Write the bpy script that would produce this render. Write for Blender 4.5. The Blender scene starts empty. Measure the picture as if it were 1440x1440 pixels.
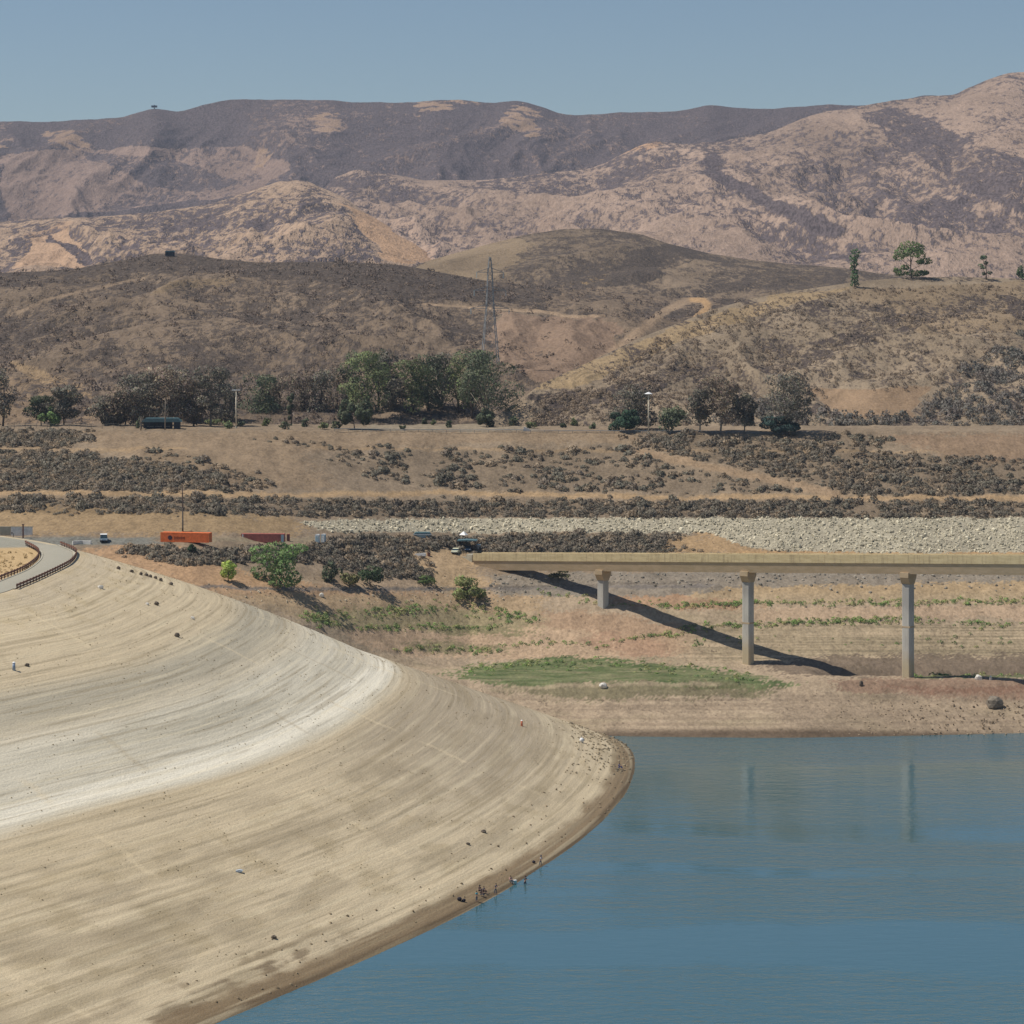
import bpy, bmesh, math, random
import numpy as np
from mathutils import Vector, Matrix

S = bpy.context.scene
COL = S.collection
R = math.radians
F, H, VH = 3500.0, 96.0, 450.0          # focal length in photo pixels, camera height over the water, horizon row

# ------------------------------------------------------------------ camera
cd = bpy.data.cameras.new('camera')
cam = bpy.data.objects.new('camera', cd)
COL.objects.link(cam)
cam.location = (0, 0, H)
cam.rotation_euler = (R(90), 0, 0)
cd.sensor_width = 36
cd.lens = 36 * F / 1440
cd.shift_y = -(720 - VH) / 1440
cd.clip_start = 1
cd.clip_end = 30000
S.camera = cam


def P(u, v, Y):
    return np.array([(u - 720) * Y / F, Y, H - (v - VH) * Y / F])


def lin(r, g, b, k=1.0):
    c = np.array([r, g, b], float) / 255
    return np.where(c <= .04045, c / 12.92, ((c + .055) / 1.055) ** 2.4) / k


# ------------------------------------------------------------------ noise
def _h(ix, iy, s):
    h = (ix.astype(np.int64) * 374761393 + iy.astype(np.int64) * 668265263 + s * 974634777) & 0xffffffff
    h = ((h ^ (h >> 13)) * 1274126177) & 0xffffffff
    h = (h ^ (h >> 16)) & 0xffffffff
    return h / 4294967296.0


def perlin(x, y, s=0):
    x, y = np.broadcast_arrays(np.asarray(x, float), np.asarray(y, float))
    ix, iy = np.floor(x), np.floor(y)
    fx, fy = x - ix, y - iy
    r = 0
    wx = fx * fx * fx * (fx * (fx * 6 - 15) + 10)
    wy = fy * fy * fy * (fy * (fy * 6 - 15) + 10)
    for dx in (0, 1):
        for dy in (0, 1):
            a = _h(ix + dx, iy + dy, s) * 2 * np.pi
            d = np.cos(a) * (fx - dx) + np.sin(a) * (fy - dy)
            r = r + d * (wx if dx else 1 - wx) * (wy if dy else 1 - wy)
    return r * 1.5


def fbm(x, y, o=4, s=0):
    r, a, t = 0, 1.0, 0
    for k in range(o):
        r = r + a * perlin(x * 2 ** k, y * 2 ** k, s + k * 17)
        t += a
        a *= .5
    return r / t


def ridged(x, y, o=4, s=0):
    r, a, t = 0, 1.0, 0
    for k in range(o):
        r = r + a * (1 - np.abs(perlin(x * 2 ** k, y * 2 ** k, s + k * 17)) * 1.6)
        t += a
        a *= .5
    return r / t


def sst(a, b, x):
    t = np.clip((x - a) / (b - a), 0, 1)
    return t * t * (3 - 2 * t)


def inpoly(x, y, poly):
    c = np.zeros(x.shape, bool)
    n = len(poly)
    for i in range(n):
        x0, y0 = poly[i]
        x1, y1 = poly[(i + 1) % n]
        if y0 == y1:
            continue
        m = ((y0 > y) != (y1 > y)) & (x < (x1 - x0) * (y - y0) / (y1 - y0) + x0)
        c ^= m
    return c


def dline(x, y, pts, ys=1.0):
    d = np.full(x.shape, 1e9)
    for (x0, y0), (x1, y1) in zip(pts[:-1], pts[1:]):
        ax, ay = x1 - x0, (y1 - y0) * ys
        t = np.clip(((x - x0) * ax + (y - y0) * ys * ay) / (ax * ax + ay * ay + 1e-9), 0, 1)
        d = np.minimum(d, np.hypot(x - x0 - t * ax, (y - y0) * ys - t * ay))
    return d


# ------------------------------------------------------------------ objects and meshes
def tag(o, label=None, cat=None, group=None, kind=None):
    for k, v in (('label', label), ('category', cat), ('group', group), ('kind', kind)):
        if v:
            o[k] = v
    return o


def empty(name, loc, rz=0, label=None, cat=None, group=None):
    o = bpy.data.objects.new(name, None)
    COL.objects.link(o)
    o.location = loc
    o.rotation_euler = (0, 0, rz)
    o.empty_display_size = .5
    return tag(o, label, cat, group)


def link(name, me, mat=None, parent=None):
    o = bpy.data.objects.new(name, me)
    COL.objects.link(o)
    if mat is not None and not me.materials:
        me.materials.append(mat)
    if parent is not None:
        o.parent = parent
    return o


def mesh_np(name, V, Fc, col=None, den=None, uv=None, smooth=False, nrm=None):
    V = np.asarray(V, np.float32)
    Fc = np.asarray(Fc, np.int32)
    n = Fc.shape[1]
    me = bpy.data.meshes.new(name)
    me.vertices.add(len(V))
    me.vertices.foreach_set('co', V.ravel())
    me.loops.add(Fc.size)
    me.loops.foreach_set('vertex_index', Fc.ravel())
    me.polygons.add(len(Fc))
    me.polygons.foreach_set('loop_start', np.arange(0, Fc.size, n, dtype=np.int32))
    me.update(calc_edges=True)
    me.polygons.foreach_set('use_smooth', np.full(len(Fc), smooth))
    if col is not None:
        a = me.color_attributes.new('Col', 'FLOAT_COLOR', 'POINT')
        c = np.ones((len(V), 4), np.float32)
        c[:, :3] = np.clip(col, 0.002, 1)
        a.data.foreach_set('color', c.ravel())
    if den is not None:
        for nm, arr in den.items():
            a = me.attributes.new(nm, 'FLOAT', 'POINT')
            a.data.foreach_set('value', np.asarray(arr, np.float32).ravel())
    if uv is not None:
        l = me.uv_layers.new(name='UVMap')
        l.data.foreach_set('uv', np.asarray(uv, np.float32)[Fc.ravel()].ravel())
    me.validate(clean_customdata=False)
    if nrm is not None:
        me.polygons.foreach_set('use_smooth', np.ones(len(Fc), bool))
        me.normals_split_custom_set_from_vertices(np.asarray(nrm, np.float32))
    return me


def grid_faces(nr, nc):
    i = np.arange(nr * nc).reshape(nr, nc)
    return np.stack([i[:-1, :-1], i[:-1, 1:], i[1:, 1:], i[1:, :-1]], -1).reshape(-1, 4)


class MB:
    """collects boxes, bars, tubes and prisms into one mesh"""

    def __init__(s):
        s.bm = bmesh.new()

    def box(s, c, d, rz=0, bev=0, taper=1.0):
        m = Matrix.Translation(c) @ Matrix.Rotation(rz, 4, 'Z') @ Matrix.Diagonal((d[0], d[1], d[2], 1))
        r = bmesh.ops.create_cube(s.bm, size=1, matrix=m)
        if taper != 1.0:
            cx = Vector(c)
            for v in r['verts']:
                if v.co.z > c[2]:
                    v.co.x = cx.x + (v.co.x - cx.x) * taper
                    v.co.y = cx.y + (v.co.y - cx.y) * taper
        if bev:
            es = list({e for v in r['verts'] for e in v.link_edges})
            bmesh.ops.bevel(s.bm, geom=es, offset=bev, segments=2, affect='EDGES')
        return s

    def tube(s, pts, rad, n=8):
        pts = [Vector(p) for p in pts]
        rr = rad if isinstance(rad, (list, tuple)) else [rad] * len(pts)
        rings = []
        for i, p in enumerate(pts):
            t = (pts[min(i + 1, len(pts) - 1)] - pts[max(i - 1, 0)]).normalized()
            a = t.orthogonal().normalized() if abs(t.z) < .95 else Vector((1, 0, 0))
            b = t.cross(a).normalized()
            a = b.cross(t).normalized()
            rings.append([s.bm.verts.new(p + (a * math.cos(k * 2 * math.pi / n) + b * math.sin(k * 2 * math.pi / n)) * rr[i]) for k in range(n)])
        for r0, r1 in zip(rings[:-1], rings[1:]):
            for k in range(n):
                s.bm.faces.new((r0[k], r0[(k + 1) % n], r1[(k + 1) % n], r1[k]))
        s.bm.faces.new(rings[0][::-1])
        s.bm.faces.new(rings[-1])
        return s

    def prism(s, pts, h0, h1, axis='z'):
        """2-D outline extruded between h0 and h1 along an axis"""
        def mk(p, h):
            return {'z': (p[0], p[1], h), 'x': (h, p[0], p[1]), 'y': (p[0], h, p[1])}[axis]
        a = [s.bm.verts.new(mk(p, h0)) for p in pts]
        b = [s.bm.verts.new(mk(p, h1)) for p in pts]
        s.bm.faces.new(a[::-1])
        s.bm.faces.new(b)
        for i in range(len(pts)):
            j = (i + 1) % len(pts)
            s.bm.faces.new((a[i], a[j], b[j], b[i]))
        return s

    def ball(s, c, r, sub=2, jit=0, rng=None):
        q = bmesh.ops.create_icosphere(s.bm, subdivisions=sub, radius=1)
        for v in q['verts']:
            k = 1 + (rng.uniform(-jit, jit) if rng else 0)
            v.co = Vector((c[0] + v.co.x * r[0] * k, c[1] + v.co.y * r[1] * k, c[2] + v.co.z * r[2] * k))
        return s

    def cone(s, c, r0, r1, h, n=12):
        bmesh.ops.create_cone(s.bm, cap_ends=True, segments=n, radius1=r0, radius2=r1, depth=h, matrix=Matrix.Translation(c))
        return s

    def build(s, name, mat, parent=None, smooth=False):
        bmesh.ops.recalc_face_normals(s.bm, faces=s.bm.faces[:])
        me = bpy.data.meshes.new(name)
        s.bm.to_mesh(me)
        s.bm.free()
        if smooth:
            for p in me.polygons:
                p.use_smooth = True
        return link(name, me, mat, parent)


# ------------------------------------------------------------------ materials
class NT:
    def __init__(s, name):
        s.m = bpy.data.materials.new(name)
        s.m.use_nodes = True
        s.t = s.m.node_tree
        s.b = s.t.nodes['Principled BSDF']

    def n(s, typ, **kw):
        q = s.t.nodes.new(typ)
        for k, v in kw.items():
            if k.startswith('_'):
                setattr(q, k[1:], v)
            else:
                key = k.replace('__', ' ')
                key = int(key[1:]) if key[0] == 'i' and key[1:].isdigit() else key
                if hasattr(v, 'is_linked'):
                    s.t.links.new(v, q.inputs[key])
                else:
                    q.inputs[key].default_value = v
        return q

    def l(s, a, b):
        s.t.links.new(a, b)

    def math(s, op, a, b=0.0, c=0.0):
        return s.n('ShaderNodeMath', _operation=op, i0=a, i1=b, i2=c).outputs[0]

    def noise(s, vec, scale, detail=4, rough=.55):
        return s.n('ShaderNodeTexNoise', Vector=vec, Scale=scale, Detail=detail, Roughness=rough).outputs[0]

    def coord(s, sx=1, sy=1, sz=1, src='Object'):
        if src == 'UV':
            o = s.n('ShaderNodeTexCoord').outputs['UV']
        else:
            o = s.n('ShaderNodeTexCoord').outputs[src]
        return s.n('ShaderNodeMapping', Vector=o, Scale=(sx, sy, sz)).outputs[0]

    def ramp(s, fac, lo, hi, a=0.0, b=1.0):
        return s.n('ShaderNodeMapRange', _interpolation_type='SMOOTHSTEP', Value=fac, **{'From__Min': lo, 'From__Max': hi, 'To__Min': a, 'To__Max': b}).outputs[0]

    def mix(s, fac, a, b, blend='MIX'):
        q = s.t.nodes.new('ShaderNodeMix')
        q.data_type = 'RGBA'
        q.blend_type = blend
        for k, v in ((0, fac), (6, a), (7, b)):
            if hasattr(v, 'is_linked'):
                s.t.links.new(v, q.inputs[k])
            else:
                q.inputs[k].default_value = v if k == 0 else (*v, 1)[:4]
        return q.outputs[2]

    def attr(s, name, out='Color'):
        return s.n('ShaderNodeAttribute', _attribute_name=name).outputs[out]

    def done(s, col, rough=.9, bump=None, bstr=.3, bdist=.1, spec=.2):
        for k, v in (('Base Color', col), ('Roughness', rough)):
            if hasattr(v, 'is_linked'):
                s.l(v, s.b.inputs[k])
            else:
                s.b.inputs[k].default_value = (*v, 1)[:4] if k == 'Base Color' else v
        s.b.inputs['Specular IOR Level'].default_value = spec
        if bump is not None:
            q = s.n('ShaderNodeBump', Height=bump, Strength=bstr, Distance=bdist)
            s.l(q.outputs[0], s.b.inputs['Normal'])
        return s.m


def plain(name, col, rough=.6, metal=0.0, var=.25, scale=2.0, spec=.3):
    """painted or mineral surface with slight uneven wear"""
    t = NT(name)
    c = t.coord()
    n = t.noise(c, scale, 5, .65)
    k = t.ramp(n, .3, .7, 1 - var, 1 + var * .5)
    t.b.inputs['Metallic'].default_value = metal
    v = t.n('ShaderNodeVectorMath', _operation='SCALE', i0=tuple(col), Scale=k).outputs[0]
    return t.done(v, rough, n, .15, .02, spec)


def leafmat(name):
    t = NT(name)
    a = t.attr('Col')
    oi = t.n('ShaderNodeObjectInfo').outputs['Random']
    k = t.ramp(oi, 0, 1, .8, 1.2)
    v = t.n('ShaderNodeVectorMath', _operation='SCALE', i0=a, Scale=k).outputs[0]
    m = t.done(v, .75, spec=.15)
    tr = t.n('ShaderNodeBsdfTranslucent', Color=v)
    mx = t.n('ShaderNodeMixShader', i0=.22, i1=t.b.outputs[0], i2=tr.outputs[0])
    t.l(mx.outputs[0], t.t.nodes['Material Output'].inputs['Surface'])
    return m


LEAF = leafmat('leaf')


def terrain_mat(name, spk, shrub, ys=1.0, soil=(.5, 1.35), bump=.6, bdist=1.0, big=.02):
    """soil colour from 'Col', dry shrubs as specks whose density is 'Den'"""
    t = NT(name)
    c = t.coord(1, ys, ys)
    a = t.attr('Col')
    den = t.attr('Den', 'Fac')
    n1 = t.noise(c, big, 6, .54)
    n2 = t.math('ADD', t.math('MULTIPLY', t.noise(c, spk, 3, .65), .54), t.math('MULTIPLY', t.noise(c, spk * .22, 5, .65), .38))
    n3 = t.noise(c, spk * 2.6, 3, .6)
    k = t.ramp(t.math('ADD', t.math('MULTIPLY', n1, .5), t.math('MULTIPLY', n3, .5)), .3, .7, soil[0], soil[1])
    base = t.n('ShaderNodeVectorMath', _operation='SCALE', i0=a, Scale=k).outputs[0]
    # threshold on noise: more shrubs where the density is high, in patches
    th = t.math('SUBTRACT', .70, t.math('MULTIPLY', den, .36))
    th = t.math('ADD', th, t.math('MULTIPLY', t.math('SUBTRACT', n1, .5), -.16))
    q = t.math('SUBTRACT', t.math('ADD', t.math('MULTIPLY', n2, .75), t.math('MULTIPLY', n3, .25)), th)
    m = t.ramp(q, -.03, .06)
    sh = t.n('ShaderNodeVectorMath', _operation='SCALE', i0=tuple(shrub), Scale=t.ramp(n3, .3, .7, .6, 1.5)).outputs[0]
    col = t.mix(m, base, sh)
    hgt = t.math('ADD', t.math('MULTIPLY', m, .8), n3)
    return t.done(col, .95, hgt, bump, bdist, .1)


# ------------------------------------------------------------------ light
SUN_EL, SUN_A = 60.0, 0.5            # height of the sun; how far it stands on the viewer's side of due left
sd = np.array([-math.cos(R(SUN_EL)) * math.cos(R(SUN_A)), -math.cos(R(SUN_EL)) * math.sin(R(SUN_A)), math.sin(R(SUN_EL))])
ld = bpy.data.lights.new('sun', 'SUN')
ld.energy = 4.4
ld.angle = R(.53)
ld.color = (1.0, .94, .85)
sun = bpy.data.objects.new('sun', ld)
COL.objects.link(sun)
sun.location = (-300, -100, 700)
sun.rotation_euler = Vector(tuple(sd)).to_track_quat('Z', 'Y').to_euler()

W = bpy.data.worlds.new('World')
S.world = W
W.use_nodes = True
wt = W.node_tree
sky = wt.nodes.new('ShaderNodeTexSky')
sky.sky_type = 'NISHITA'
sky.sun_disc = False
sky.sun_elevation = R(SUN_EL)
sky.sun_rotation = math.atan2(sd[0], sd[1])
sky.altitude = 500
sky.air_density = 1.0
sky.dust_density = .15
sky.ozone_density = 2.2
bg = wt.nodes['Background']
wt.links.new(sky.outputs[0], bg.inputs[0])
bg.inputs[1].default_value = .074
S.view_settings.view_transform = 'Standard'
S.view_settings.look = 'None'
S.view_settings.exposure = 0
S.view_settings.gamma = 1

# ------------------------------------------------------------------ valley ground: (row, distance) tables
KS = 1.25                                # sunlit picture value / albedo
RV = np.array([1120, 1035, 985, 957, 938, 920, 880, 863, 850, 825, 805, 780, 750, 730, 700, 607, 600, 588], float)[::-1]
RY = np.array([540, 574, 596, 604, 639, 648, 662, 667, 671, 680, 689, 704, 718, 727, 743, 790, 815, 875], float)[::-1]


MV = np.array([1120, 1035, 880, 850, 835, 822, 790, 765, 757, 745, 730, 700, 607, 600, 588], float)[::-1]
MY = np.array([556, 574, 590, 601, 608, 614, 632, 646, 652, 660, 671, 692, 758, 782, 845], float)[::-1]


def Yg(u, v):
    def ease(a, b):
        return .75 * np.clip((u - a) / (b - a), 0, 1) + .25 * sst(a, b, u)
    w2 = ease(270, 660)
    y = np.interp(v, MV, MY)
    return y * (1 - w2) + np.interp(v, RV, RY) * w2


def shore_v(u):
    return np.interp(u, [800, 890, 1000, 1100, 1200, 1300, 1440, 1650], [1038, 1035, 1033, 1032, 1034, 1037, 1041, 1046]) - 1035


gu = np.arange(-260, 1702, 2.5)
gv = np.concatenate([np.arange(1124, 960, -2.0), np.arange(960, 700, -1.25), np.arange(700, 598, -1.5)])
GU, GV = np.meshgrid(gu, gv)
GVw = GV - shore_v(GU) * sst(960, 1030, GV)      # warp so the shore follows the photo's water line
GY = Yg(GU, GVw)
# keep the row order while bending only the image row of each point
GVd = GVw + shore_v(GU) * sst(960, 1030, GVw)
GX = (GU - 720) * GY / F
GZ = H - (GVd - VH) * GY / F
k = sst(1130, 1205, GU)
GZ -= k * 6.0 * np.sin(np.pi * np.clip((949 - GV) / 11, 0, 1))
rough = sst(1030, 985, GV)
GZ += rough * (fbm(GX / 9, GY / 9, 4, 3) * .55 + fbm(GX / 2.2, GY / 2.2, 3, 5) * .16)
GZ += sst(725, 690, GV) * sst(600, 640, GV) * ridged(GX / 22, GY / 60, 3, 8) * 1.2
# back rows: flat terrace running under the hills
for yb in (870, 930, 1000):
    GX = np.vstack([GX, (gu - 720)[None] * yb / F])
    GY = np.vstack([GY, np.full((1, len(gu)), float(yb))])
    GZ = np.vstack([GZ, GZ[len(gv) - 1][None] - .5])
GU2 = np.vstack([GU] + [GU[-1:]] * 3)
GV2 = np.vstack([GV] + [GV[-1:]] * 3)


def ground_pt(u, v):
    """point of the valley ground seen at photo pixel (u, v)"""
    y = float(Yg(np.float64(u), np.float64(v)))
    return P(u, v, y)


def G(u, v, dz=0.0):
    p = ground_pt(u, v)
    j = int(np.clip(round((u + 260) / 2.5), 0, len(gu) - 1))
    i = int(np.argmin(np.abs(gv - v)))
    return Vector((p[0], p[1], float(GZ[i, j]) + dz))


def C3(r, g, b):
    return lin(r, g, b, KS)


wu = GU2 + fbm(GX / 7, GY / 4, 4, 21) * 26
wv = GV2 + fbm(GX / 7, GY / 4, 4, 22) * 9
jr = np.random.default_rng(3)
wu = wu + jr.normal(size=GX.shape) * 9
wv = wv + jr.normal(size=GX.shape) * 2.2
st = fbm(GX / 70, GZ * 2.2 + GY * .12, 4, 31)          # level streaks left by the falling water
gcol = np.empty(GX.shape + (3,))
gcol[:] = C3(152, 134, 112)
gcol *= (1 + .18 * fbm(GX / 30, GY / 18, 4, 33))[..., None]


def paint(mask, c, a=1.0):
    m = np.clip(mask * a, 0, 1)[..., None]
    gcol[:] = gcol * (1 - m) + np.asarray(c) * m


def soft(poly, c, a=1.0, wa=1.0):
    x = GU2 + (wu - GU2) * wa
    y = GV2 + (wv - GV2) * wa
    paint(inpoly(x, y, poly).astype(float), c, a)


def stroke(pts, hw, c, a=1.0, ys=2.0, sf=.5, wa=.3):
    x = GU2 + (wu - GU2) * wa
    y = GV2 + (wv - GV2) * wa
    d = dline(x, y, pts, ys)
    paint(sst(hw * (1 + sf), hw * (1 - sf), d), c, a)


# shore and lake bed
paint(sst(800, 830, GV2), C3(182, 158, 130))
paint(sst(800, 840, GV2) * sst(.05, .5, fbm(GX / 25, GY / 12, 4, 41)), C3(168, 150, 118), .7)
soft([(250, 770), (330, 800), (480, 830), (760, 838), (760, 862), (480, 862), (330, 845), (230, 812), (110, 775), (180, 764)], C3(188, 152, 116), .8)
soft([(300, 836), (760, 838), (770, 890), (480, 885)], C3(184, 156, 118), .7)
soft([(420, 862), (560, 852), (680, 860), (750, 868), (740, 884), (600, 888), (500, 884), (440, 876)], C3(140, 140, 92), .4)
soft([(480, 886), (800, 882), (960, 905), (1010, 925), (640, 925), (520, 915)], C3(200, 166, 132), .85)
soft([(770, 858), (860, 862), (960, 880), (1000, 905), (960, 915), (900, 912), (840, 890), (760, 880)], C3(182, 146, 114), .8)
soft([(850, 886), (930, 905), (950, 925), (880, 922), (820, 900)], C3(184, 144, 114), .8)
soft([(860, 828), (960, 835), (1100, 850), (960, 858), (850, 848)], C3(182, 140, 106), .8)
soft([(930, 812), (1660, 806), (1660, 848), (1060, 850), (960, 838)], C3(186, 160, 122), .75)
soft([(1030, 856), (1660, 848), (1660, 873), (1250, 868), (1060, 876)], C3(196, 164, 132), .85)
paint(sst(872, 885, GV2) * sst(935, 925, GV2) * sst(930, 1010, GU2), C3(172, 152, 120), .85)
paint(sst(872, 885, GV2) * sst(935, 925, GV2) * sst(930, 1010, GU2) * sst(.02, .25, st), C3(140, 125, 97), .7)
paint(sst(872, 885, GV2) * sst(935, 925, GV2) * sst(930, 1010, GU2) * sst(-.05, -.3, st), C3(200, 174, 140), .7)
soft([(1060, 935), (1180, 922), (1660, 918), (1660, 947), (1300, 944), (1180, 952), (1100, 948)], C3(122, 104, 88), .8)
paint(sst(.0, .3, st) * sst(960, 985, GV2), C3(156, 134, 110), .6)
paint(sst(-.05, -.3, st) * sst(960, 985, GV2), C3(192, 168, 138), .6)
soft([(1170, 957), (1240, 953), (1660, 956), (1660, 985), (1350, 984), (1180, 972)], C3(152, 120, 98), .85, .6)
soft([(1230, 966), (1660, 966), (1660, 975), (1300, 974)], C3(138, 98, 78), .6, .9)
soft([(1060, 975), (1660, 986), (1660, 1050), (1150, 1050)], C3(156, 135, 112), .5)
soft([(1270, 944), (1660, 943), (1660, 953), (1280, 953)], C3(88, 104, 62), .8, .4)
paint(sst(1022, 1033, GV2 - shore_v(GU2)), C3(96, 78, 62), .85)
# green meadow on the old lake bed
mead = inpoly(GU2 + (wu - GU2) * 1.2, GV2 + (wv - GV2) * .8, [(628, 946), (700, 930), (800, 923), (900, 929), (1000, 941), (1075, 952), (1120, 966), (1040, 971), (960, 966), (900, 958), (820, 960), (740, 966), (690, 963)]).astype(float)
mst = fbm(GX / 14, GY / 1.6, 4, 43)
paint(mead, C3(112, 126, 76), .85)
paint(mead * sst(-.1, .25, mst), C3(88, 110, 60), .75)
paint(mead * sst(-.1, -.4, mst), C3(150, 142, 104), .8)
soft([(700, 966), (900, 958), (1090, 966), (1080, 977), (940, 982), (800, 984), (730, 976)], C3(118, 114, 78), .7)
stroke([(690, 970), (760, 966), (850, 962), (960, 961), (1010, 963)], 5, C3(180, 160, 128), .8)
soft([(600, 884), (660, 880), (760, 888), (740, 893), (620, 893)], C3(112, 120, 72), .6)
soft([(560, 905), (620, 900), (700, 908), (720, 916), (600, 918)], C3(120, 122, 78), .55)
# gravel track, riprap under the bridge, clearing
soft([(690, 806), (1660, 800), (1660, 812), (1030, 826), (960, 838), (700, 838)], C3(146, 136, 122), .9, .6)
stroke([(250, 826), (300, 826), (460, 829), (560, 828), (700, 829), (830, 826), (1000, 824)], 4.5, C3(128, 120, 112), .9)
stroke([(690, 828), (720, 826), (790, 823), (1000, 818)], 2.5, C3(100, 92, 84), .6)
soft([(560, 775), (590, 770), (672, 776), (672, 810), (700, 826), (620, 826), (596, 810)], C3(182, 156, 122), .95, .7)
soft([(920, 754), (1060, 752), (1090, 772), (1060, 786), (930, 778)], C3(182, 152, 114), .9, 1.4)
soft([(1040, 775), (1660, 775), (1660, 790), (1000, 788)], C3(188, 154, 112), .9, .3)
# riprap bank
rip = inpoly(GU2 + (wu - GU2) * .3, GV2 + (wv - GV2) * .3, [(420, 735), (460, 731), (700, 729), (1000, 728), (1660, 728), (1660, 780), (1440, 777), (1200, 777), (1080, 774), (1030, 762), (1000, 750), (760, 749), (470, 748)]).astype(float)
paint(rip, C3(184, 175, 152), .95)
# benches and tracks on the dry slope
soft([(110, 606), (900, 606), (900, 622), (640, 628), (500, 634), (420, 640), (470, 690), (350, 690), (230, 655), (130, 630)], C3(154, 133, 108), .9)
for pts, hw, a_ in (([(-260, 699), (0, 697), (300, 698), (420, 699), (620, 696), (900, 701), (1440, 703), (1660, 704)], 3.0, .8), ([(-260, 636), (0, 635), (140, 635), (260, 634)], 2.2, .5), ([(440, 634), (700, 635), (1100, 638), (1440, 640)], 1.6, .45)):
    stroke(pts, hw, C3(186, 156, 118), a_, 1.0)
stroke([(900, 640), (960, 652), (1060, 674), (1180, 700)], 8, C3(165, 140, 112), .9, 1.6)
soft([(1240, 612), (1660, 610), (1660, 642), (1400, 655), (1300, 640)], C3(152, 128, 104), .9)
soft([(-260, 706), (100, 712), (420, 728), (420, 752), (-260, 752)], C3(168, 142, 106), .8)
# terrace: car park paving and dry grass
soft([(540, 594), (720, 592), (760, 606), (480, 606)], C3(160, 148, 128), .6, .4)
# yard at the dam crest
yard = sst(768, 765, GV2) * sst(754, 757, GV2) * sst(250, 215, GU2)
paint(yard, C3(132, 131, 122), .95)
paint(sst(763, 761, GV2) * sst(755, 757, GV2) * sst(480, 440, GU2) * sst(200, 230, GU2), C3(150, 136, 112), .8)
gcol *= (1 + .10 * fbm(GX / 1.6, GY / 1.2, 2, 51))[..., None]

lum = gcol.mean(-1, keepdims=True)
kd_ = (.22 * sst(825, 845, GV2))[..., None]
gcol = gcol * (1 - kd_) + lum * np.array([1.11, 1.02, .80]) * kd_

gden = np.zeros(GX.shape)
den_polys = [
    (.95, [(-260, 602), (40, 606), (115, 606), (122, 622), (90, 632), (-260, 632)]),
    (.97, [(-260, 638), (130, 638), (150, 648), (220, 652), (290, 668), (350, 690), (330, 694), (-260, 694)]),
    (.55, [(190, 634), (240, 638), (330, 664), (390, 684), (350, 692), (240, 655)]),
    (.88, [(-260, 702), (400, 702), (440, 706), (900, 706), (1660, 707), (1660, 728), (470, 727), (300, 722), (100, 722), (-260, 716)]),
    (.55, [(440, 630), (520, 628), (560, 640), (660, 636), (900, 630), (960, 654), (1060, 678), (1140, 697), (640, 692), (490, 672)]),
    (.45, [(365, 615), (400, 618), (480, 632), (470, 638), (400, 632)]),
    (.82, [(900, 612), (1000, 612), (1110, 625), (1240, 640), (1420, 650), (1430, 698), (1190, 698), (1060, 664), (960, 645), (900, 628)]),
    (.55, [(1060, 612), (1240, 610), (1260, 632), (1100, 640)]),
    (.35, [(1240, 640), (1440, 650), (1660, 655), (1660, 698), (1430, 696)]),
    (1.0, [(165, 770), (240, 774), (330, 773), (420, 769), (470, 764), (480, 755), (520, 754), (640, 758), (690, 756), (720, 752), (960, 752), (935, 768), (975, 776), (670, 778), (640, 767), (580, 774), (584, 792), (612, 815), (560, 812), (470, 798), (420, 788), (330, 794), (250, 793), (190, 780)]),
]
for d_, pl in den_polys:
    gden = np.maximum(gden, d_ * inpoly(wu, GV2 + (wv - GV2) * .5, pl))
gden[(dline(GU2, GV2, [(-260, 699), (300, 698), (620, 696), (900, 701), (1660, 704)]) < 2.2) | (dline(GU2, GV2, [(900, 640), (960, 652), (1060, 674), (1180, 700)]) < 5)] = 0
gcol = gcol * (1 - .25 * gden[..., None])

gm = NT('dry_ground')
c_ = gm.coord(1, .6, .6)
a_ = gm.attr('Col')
n1 = gm.noise(c_, .35, 6, .7)
n2 = gm.noise(c_, 1.4, 4, .65)
n3 = gm.noise(c_, .06, 5, .6)
k_ = gm.ramp(gm.math('ADD', gm.math('MULTIPLY', n1, .4), gm.math('ADD', gm.math('MULTIPLY', n2, .35), gm.math('MULTIPLY', n3, .25))), .34, .66, .68, 1.26)
cc = gm.n('ShaderNodeVectorMath', _operation='SCALE', i0=a_, Scale=k_).outputs[0]
spk = gm.ramp(gm.math('SUBTRACT', gm.noise(c_, .9, 2, .5), gm.math('MULTIPLY', gm.math('SUBTRACT', n3, .5), .3)), .66, .72)
cc = gm.mix(gm.math('MULTIPLY', spk, .55), cc, tuple(C3(96, 82, 66)))
GROUND = gm.done(cc, .95, gm.math('ADD', n1, gm.math('MULTIPLY', n2, .5)), .5, .35, .08)
me = mesh_np('valley_ground', np.stack([GX, GY, GZ], -1).reshape(-1, 3), grid_faces(*GX.shape), gcol.reshape(-1, 3), smooth=True)
tag(link('valley_ground', me, GROUND), kind='structure')

t = NT('plain_soil')
n_ = t.noise(t.coord(), .01, 6, .6)
SOIL = t.done(t.mix(n_, tuple(C3(140, 118, 94)), tuple(C3(168, 142, 112))), .95, n_, .3, 2, .1)
me = mesh_np('ground', [(-3600, -250, -5.5), (3600, -250, -5.5), (3600, 6200, -5.5), (-3600, 6200, -5.5)], [(0, 1, 2, 3)])
tag(link('ground', me, SOIL), kind='structure')

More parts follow.
